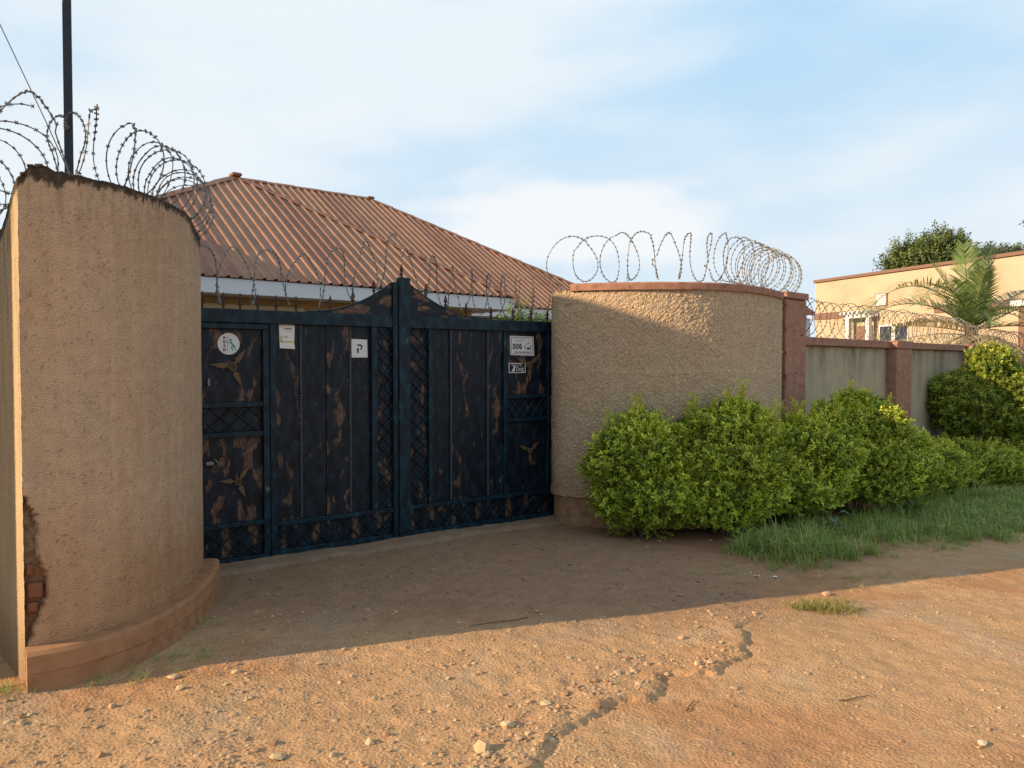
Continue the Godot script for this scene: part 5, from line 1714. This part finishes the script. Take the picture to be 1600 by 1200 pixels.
	for k in 4:
		var txf := []
		var tc := []
		for j in 26:
			var p := Vector2(rng.randfn() * 0.10, rng.randfn() * 0.055)
			txf.append(Transform3D(Basis(Vector3.UP, rng.randf() * TAU).scaled(Vector3(0.6, 0.40, 0.6) * rng.randf_range(0.6, 1.1)), Vector3(p.x, -0.004, p.y)))
			tc.append(Color(0.14, 0.16, 0.03).lerp(Color(0.38, 0.30, 0.11), rng.randf()))
		multi("blades", blades[k], M.leaf_green, txf, tc, tu)
	# broad-leaved weeds
	for q in [[Vector2(2.95, 7.05), 0.10, "grey-green broad-leaved weed at the foot of the hedge in the grass"], [Vector2(4.6, 8.9), 0.11, "broad-leaved weed growing from the hedge's right part"]]:
		var wd := thing("broadleaf_weed", q[2], "weed", P2(q[0], gh(q[0].x, q[0].y)))
		for k in 9:
			var a := k * 2.4
			var m := MB.new()
			var o := Vector3(cos(a), 0, sin(a))
			var s := Vector3(-o.z, 0, o.x)
			var ln: float = q[1] * rng.randf_range(0.8, 1.3)
			var b := o * 0.05 + Vector3(0, 0.06 + 0.022 * k, 0)
			m.tube([Vector3(0, 0, 0), b], 0.004, 0.003, 4)
			for e in [-1.0, 1.0]:
				m.tri(b, b + o * ln * 0.4 + s * e * ln * 0.42 + Vector3(0, 0.02, 0), b + o * ln * 0.55)
				m.tri(b + o * ln * 0.4 + s * e * ln * 0.42 + Vector3(0, 0.02, 0), b + o * ln - Vector3(0, 0.03, 0), b + o * ln * 0.55)
			part("leaf", m.mesh(), M.weed, wd)

# ---------------------------------------------------------------- razor wire
func build_wire() -> void:
	var inner := offset_path(left_path, -0.10)
	var lp := []
	var lh := []
	var lpitch := []
	var at := arc_at(inner)
	for q in [[0, 0.20, 0.34], [30, 0.20, 0.30], [62, 0.185, 0.15], [95, 0.18, 0.125], [130, 0.17, 0.115], [160, 0.165, 0.10], [182, 0.13, 0.07]]:
		lp.append(inner[mini(q[0], inner.size() - 1)])
		lh.append(LEFT_TOP + q[1])
		lpitch.append(q[2])
	coil("razor_wire", "razor wire coil standing on the mossy top of the left curved wall", lp, lh, 0.20, lpitch, 1.2)
	coil("razor_wire", "razor wire loops over the lane wall at the top left edge of the photo", [Vector2(-4.4, 5.75), Vector2(-3.3, 4.65), Vector2(-2.85, 4.2), Vector2(-2.55, 4.05)], [2.62, 2.62, 2.66, 2.72], 0.22, [0.3, 0.26, 0.2, 0.12], 0.4)
	# heart-shaped end tied round the pole
	var hp := thing("razor_wire", "heart-shaped bight of razor wire tied to the steel pole", "razor wire", W(-2.62, 2.6, 4.56), 0.0, "razor wire coils along the walls and gate")
	var pts := []
	for k in 49:
		var a := TAU * k / 48.0
		var hx := 16.0 * pow(sin(a), 3.0)
		var hy := 13.0 * cos(a) - 5.0 * cos(2 * a) - 2.0 * cos(3 * a) - cos(4 * a)
		pts.append(Vector3(hx * 0.0070, 0.32 + hy * 0.0125 + (0.0 if hy > -6 else (hy + 6) * 0.016), 0.03 * sin(a * 2.0)))
	var m := MB.new()
	m.tube(pts, 0.0037, 0.0037, 4, false)
	part("wire", m.mesh(), M.wire, hp)
	var bx := []
	for k in range(0, 48):
		var d: Vector3 = (pts[k + 1] - pts[k]).normalized()
		bx.append(Transform3D(Basis.looking_at(d, Vector3(0.1, 0.2, 1)).rotated(d, rng.randf() * PI), pts[k]))
	multi("barbs", M.barb_mesh, M.wire, bx, [], hp)
	# over the gate
	var g := func(u: float, off := 0.03) -> Vector2: return GATE0 + GATE_DIR * u + Vector2(GATE_DIR.y, -GATE_DIR.x) * -off
	coil("razor_wire", "razor wire coil strung over the spikes of the left gate leaf", [g.call(-0.3), g.call(0.2), g.call(0.9), g.call(1.25), g.call(1.62)], [2.31, 2.31, 2.31, 2.44, 2.55], 0.23, [0.16, 0.26, 0.30, 0.28, 0.26], 0.3)
	coil("razor_wire", "razor wire coil strung over the spikes of the right gate leaf", [g.call(1.72), g.call(2.1), g.call(2.7), g.call(3.4)], [2.45, 2.36, 2.27, 2.27], 0.21, [0.26, 0.24, 0.17, 0.22], 2.0)
	# along the curved wall's coping
	var rp := offset_path(right_path, -0.10)
	var ra := []
	var rh := []
	var rr := []
	for q in [[62, 0.32, 0.30], [90, 0.32, 0.26], [120, 0.33, 0.22], [150, 0.33, 0.23], [185, 0.33, 0.22], [215, 0.33, 0.17], [250, 0.32, 0.12], [277, 0.30, 0.10]]:
		ra.append(rp[mini(q[0], rp.size() - 1)])
		rh.append(RIGHT_TOP + q[1])
		rr.append(q[2])
	ra.append(street(0.4, -0.22))
	rh.append(2.60)
	rr.append(0.10)
	coil("razor_wire", "razor wire coil in open loops along the coping of the right curved wall", ra, rh, 0.235, rr, 0.0)
	var sa := []
	var sh := []
	var sr := []
	for q in [[0.55, 2.17, 0.12], [1.2, 2.15, 0.26], [3.4, 2.14, 0.22], [6.5, 2.13, 0.16], [6.9, 2.05, 0.16], [9.5, 2.0, 0.18], [13.0, 1.98, 0.25]]:
		sa.append(street(q[0], -0.22))
		sh.append(q[1])
		sr.append(q[2])
	coil("razor_wire", "long razor wire coil on top of the low street wall, running to the palm", sa, sh, 0.25, sr, 0.5)

# ---------------------------------------------------------------- the neighbour whose shade lies over the gate (left of the picture)
func build_neighbour() -> void:
	var h := thing("neighbour_house", "tall plain neighbouring house across the lane, outside the photo at left", "house", W(-6.23, 0, 2.59), atan2(0.949, -0.315))
	# x runs along the lane away from the road; the house stands on the far side of it
	boxpart("wall", Vector3(4.5, 2.48, -3.5), Vector3(9.0, 5.36, 7.0), M.facade, h, 0.01)
	boxpart("roof", Vector3(4.5, 5.18, -3.5), Vector3(9.0, 0.04, 7.0), M.band, h, 0.01)
	for k in 3:
		var w := Node3D.new()
		w.name = numbered("window", h)
		h.add_child(w, true)
		boxpart("frame", Vector3(1.6 + 2.8 * k, 3.5, 0.01), Vector3(1.2, 1.2, 0.06), M.white, w)
		boxpart("pane", Vector3(1.6 + 2.8 * k, 3.5, 0.04), Vector3(1.05, 1.05, 0.02), M.glass, w)

func _ready() -> void:
	rng.seed = 20240
	n_lump = noise(1.0, 301, 3)
	n_fine = noise(1.0, 302, 3)
	n_cell = noise(1.0, 303, 2)
	# camera
	var cam := Camera3D.new()
	cam.name = "camera"
	add_child(cam)
	cam.position = Vector3(0, 1.6, 0)
	cam.rotation_degrees = Vector3(-1.477, 0, 0)
	cam.fov = 53.05
	cam.near = 0.05
	cam.far = 3000.0
	cam.current = true
	# sky, sun, exposure
	var exposure := 1.75
	var sky_mat := PanoramaSkyMaterial.new()
	sky_mat.panorama = make_sky()
	sky_mat.energy_multiplier = 1.0 / exposure
	var sky := Sky.new()
	sky.sky_material = sky_mat
	var env := Environment.new()
	env.background_mode = Environment.BG_SKY
	env.sky = sky
	env.tonemap_mode = Environment.TONE_MAPPER_LINEAR
	env.tonemap_exposure = exposure
	env.sdfgi_enabled = true
	env.ssao_enabled = true
	env.ssil_enabled = true
	var we := WorldEnvironment.new()
	we.name = "environment"
	we.environment = env
	add_child(we)
	var sun := DirectionalLight3D.new()
	sun.name = "sun"
	sun.light_energy = 1.6
	sun.light_color = Color(1.0, 0.87, 0.70)
	sun.light_angular_distance = 0.5
	sun.shadow_enabled = true
	add_child(sun)
	var az := Vector2(0.945, 0.327).normalized()      # the way the light travels, in plan
	var el := deg_to_rad(20.0)
	sun.basis = Basis.looking_at(Vector3(az.x * cos(el), -sin(el), -az.y * cos(el)), Vector3.UP)

	make_materials()
	M.rock = rock_mesh(9, 0.7)
	M.moss = mat(0.04, 0.034, 0.026, 0.95)
	M.edge = mat(0.30, 0.27, 0.21, 0.95)
	M.weed = mat(0.07, 0.12, 0.05, 0.6)
	M.pale_ink = mat(0.36, 0.36, 0.38, 0.7)
	M.sprigs = [spray_cluster(0.034, 15, 1, 0.5), spray_cluster(0.030, 14, 2, 0.5), spray_cluster(0.037, 16, 3, 0.5)]
	build_ground()
	build_left_wall()
	build_right_wall()
	build_house()
	build_far_right()
	build_gate()
	build_wire()
	build_plants()
	build_palm()
	tree("broad dark green mango tree rising over the cream building's roof", Vector2(18.9, 35.0), 4.0, [[Vector3(-0.75, 5.85, 0), Vector3(1.05, 1.05, 1.1)], [Vector3(0.6, 6.3, 0), Vector3(1.05, 1.1, 1.1)], [Vector3(0.1, 5.0, 0), Vector3(1.6, 1.1, 1.3)]], 0.15, Color(0.10, 0.135, 0.035), Color(0.04, 0.06, 0.02), 62.0)
	tree("small far tree just right of the palm's top fronds", Vector2(27.4, 45.0), 4.5, [[Vector3(0, 7.15, 0), Vector3(1.1, 0.95, 1.0)]], 0.16, Color(0.06, 0.085, 0.03), Color(0.03, 0.05, 0.02), 60.0)
	tree("small far tree above the right end of the parapet", Vector2(29.3, 46.0), 4.5, [[Vector3(0.4, 7.5, 0), Vector3(1.2, 0.8, 1.0)]], 0.16, Color(0.07, 0.09, 0.03), Color(0.03, 0.05, 0.02), 60.0)
	tree("tall tree at the right edge of the photo, one leafy branch in view", Vector2(22.1, 31.0), 5.0, [[Vector3(0.4, 7.4, 0), Vector3(1.2, 0.9, 1.2)], [Vector3(-0.75, 7.2, 0), Vector3(0.42, 0.2, 0.4)], [Vector3(1.5, 6.2, 0), Vector3(1.6, 1.3, 1.4)]], 0.13, Color(0.07, 0.10, 0.03), Color(0.03, 0.05, 0.02), 60.0)
	build_neighbour()
	build_stones()
	build_litter()
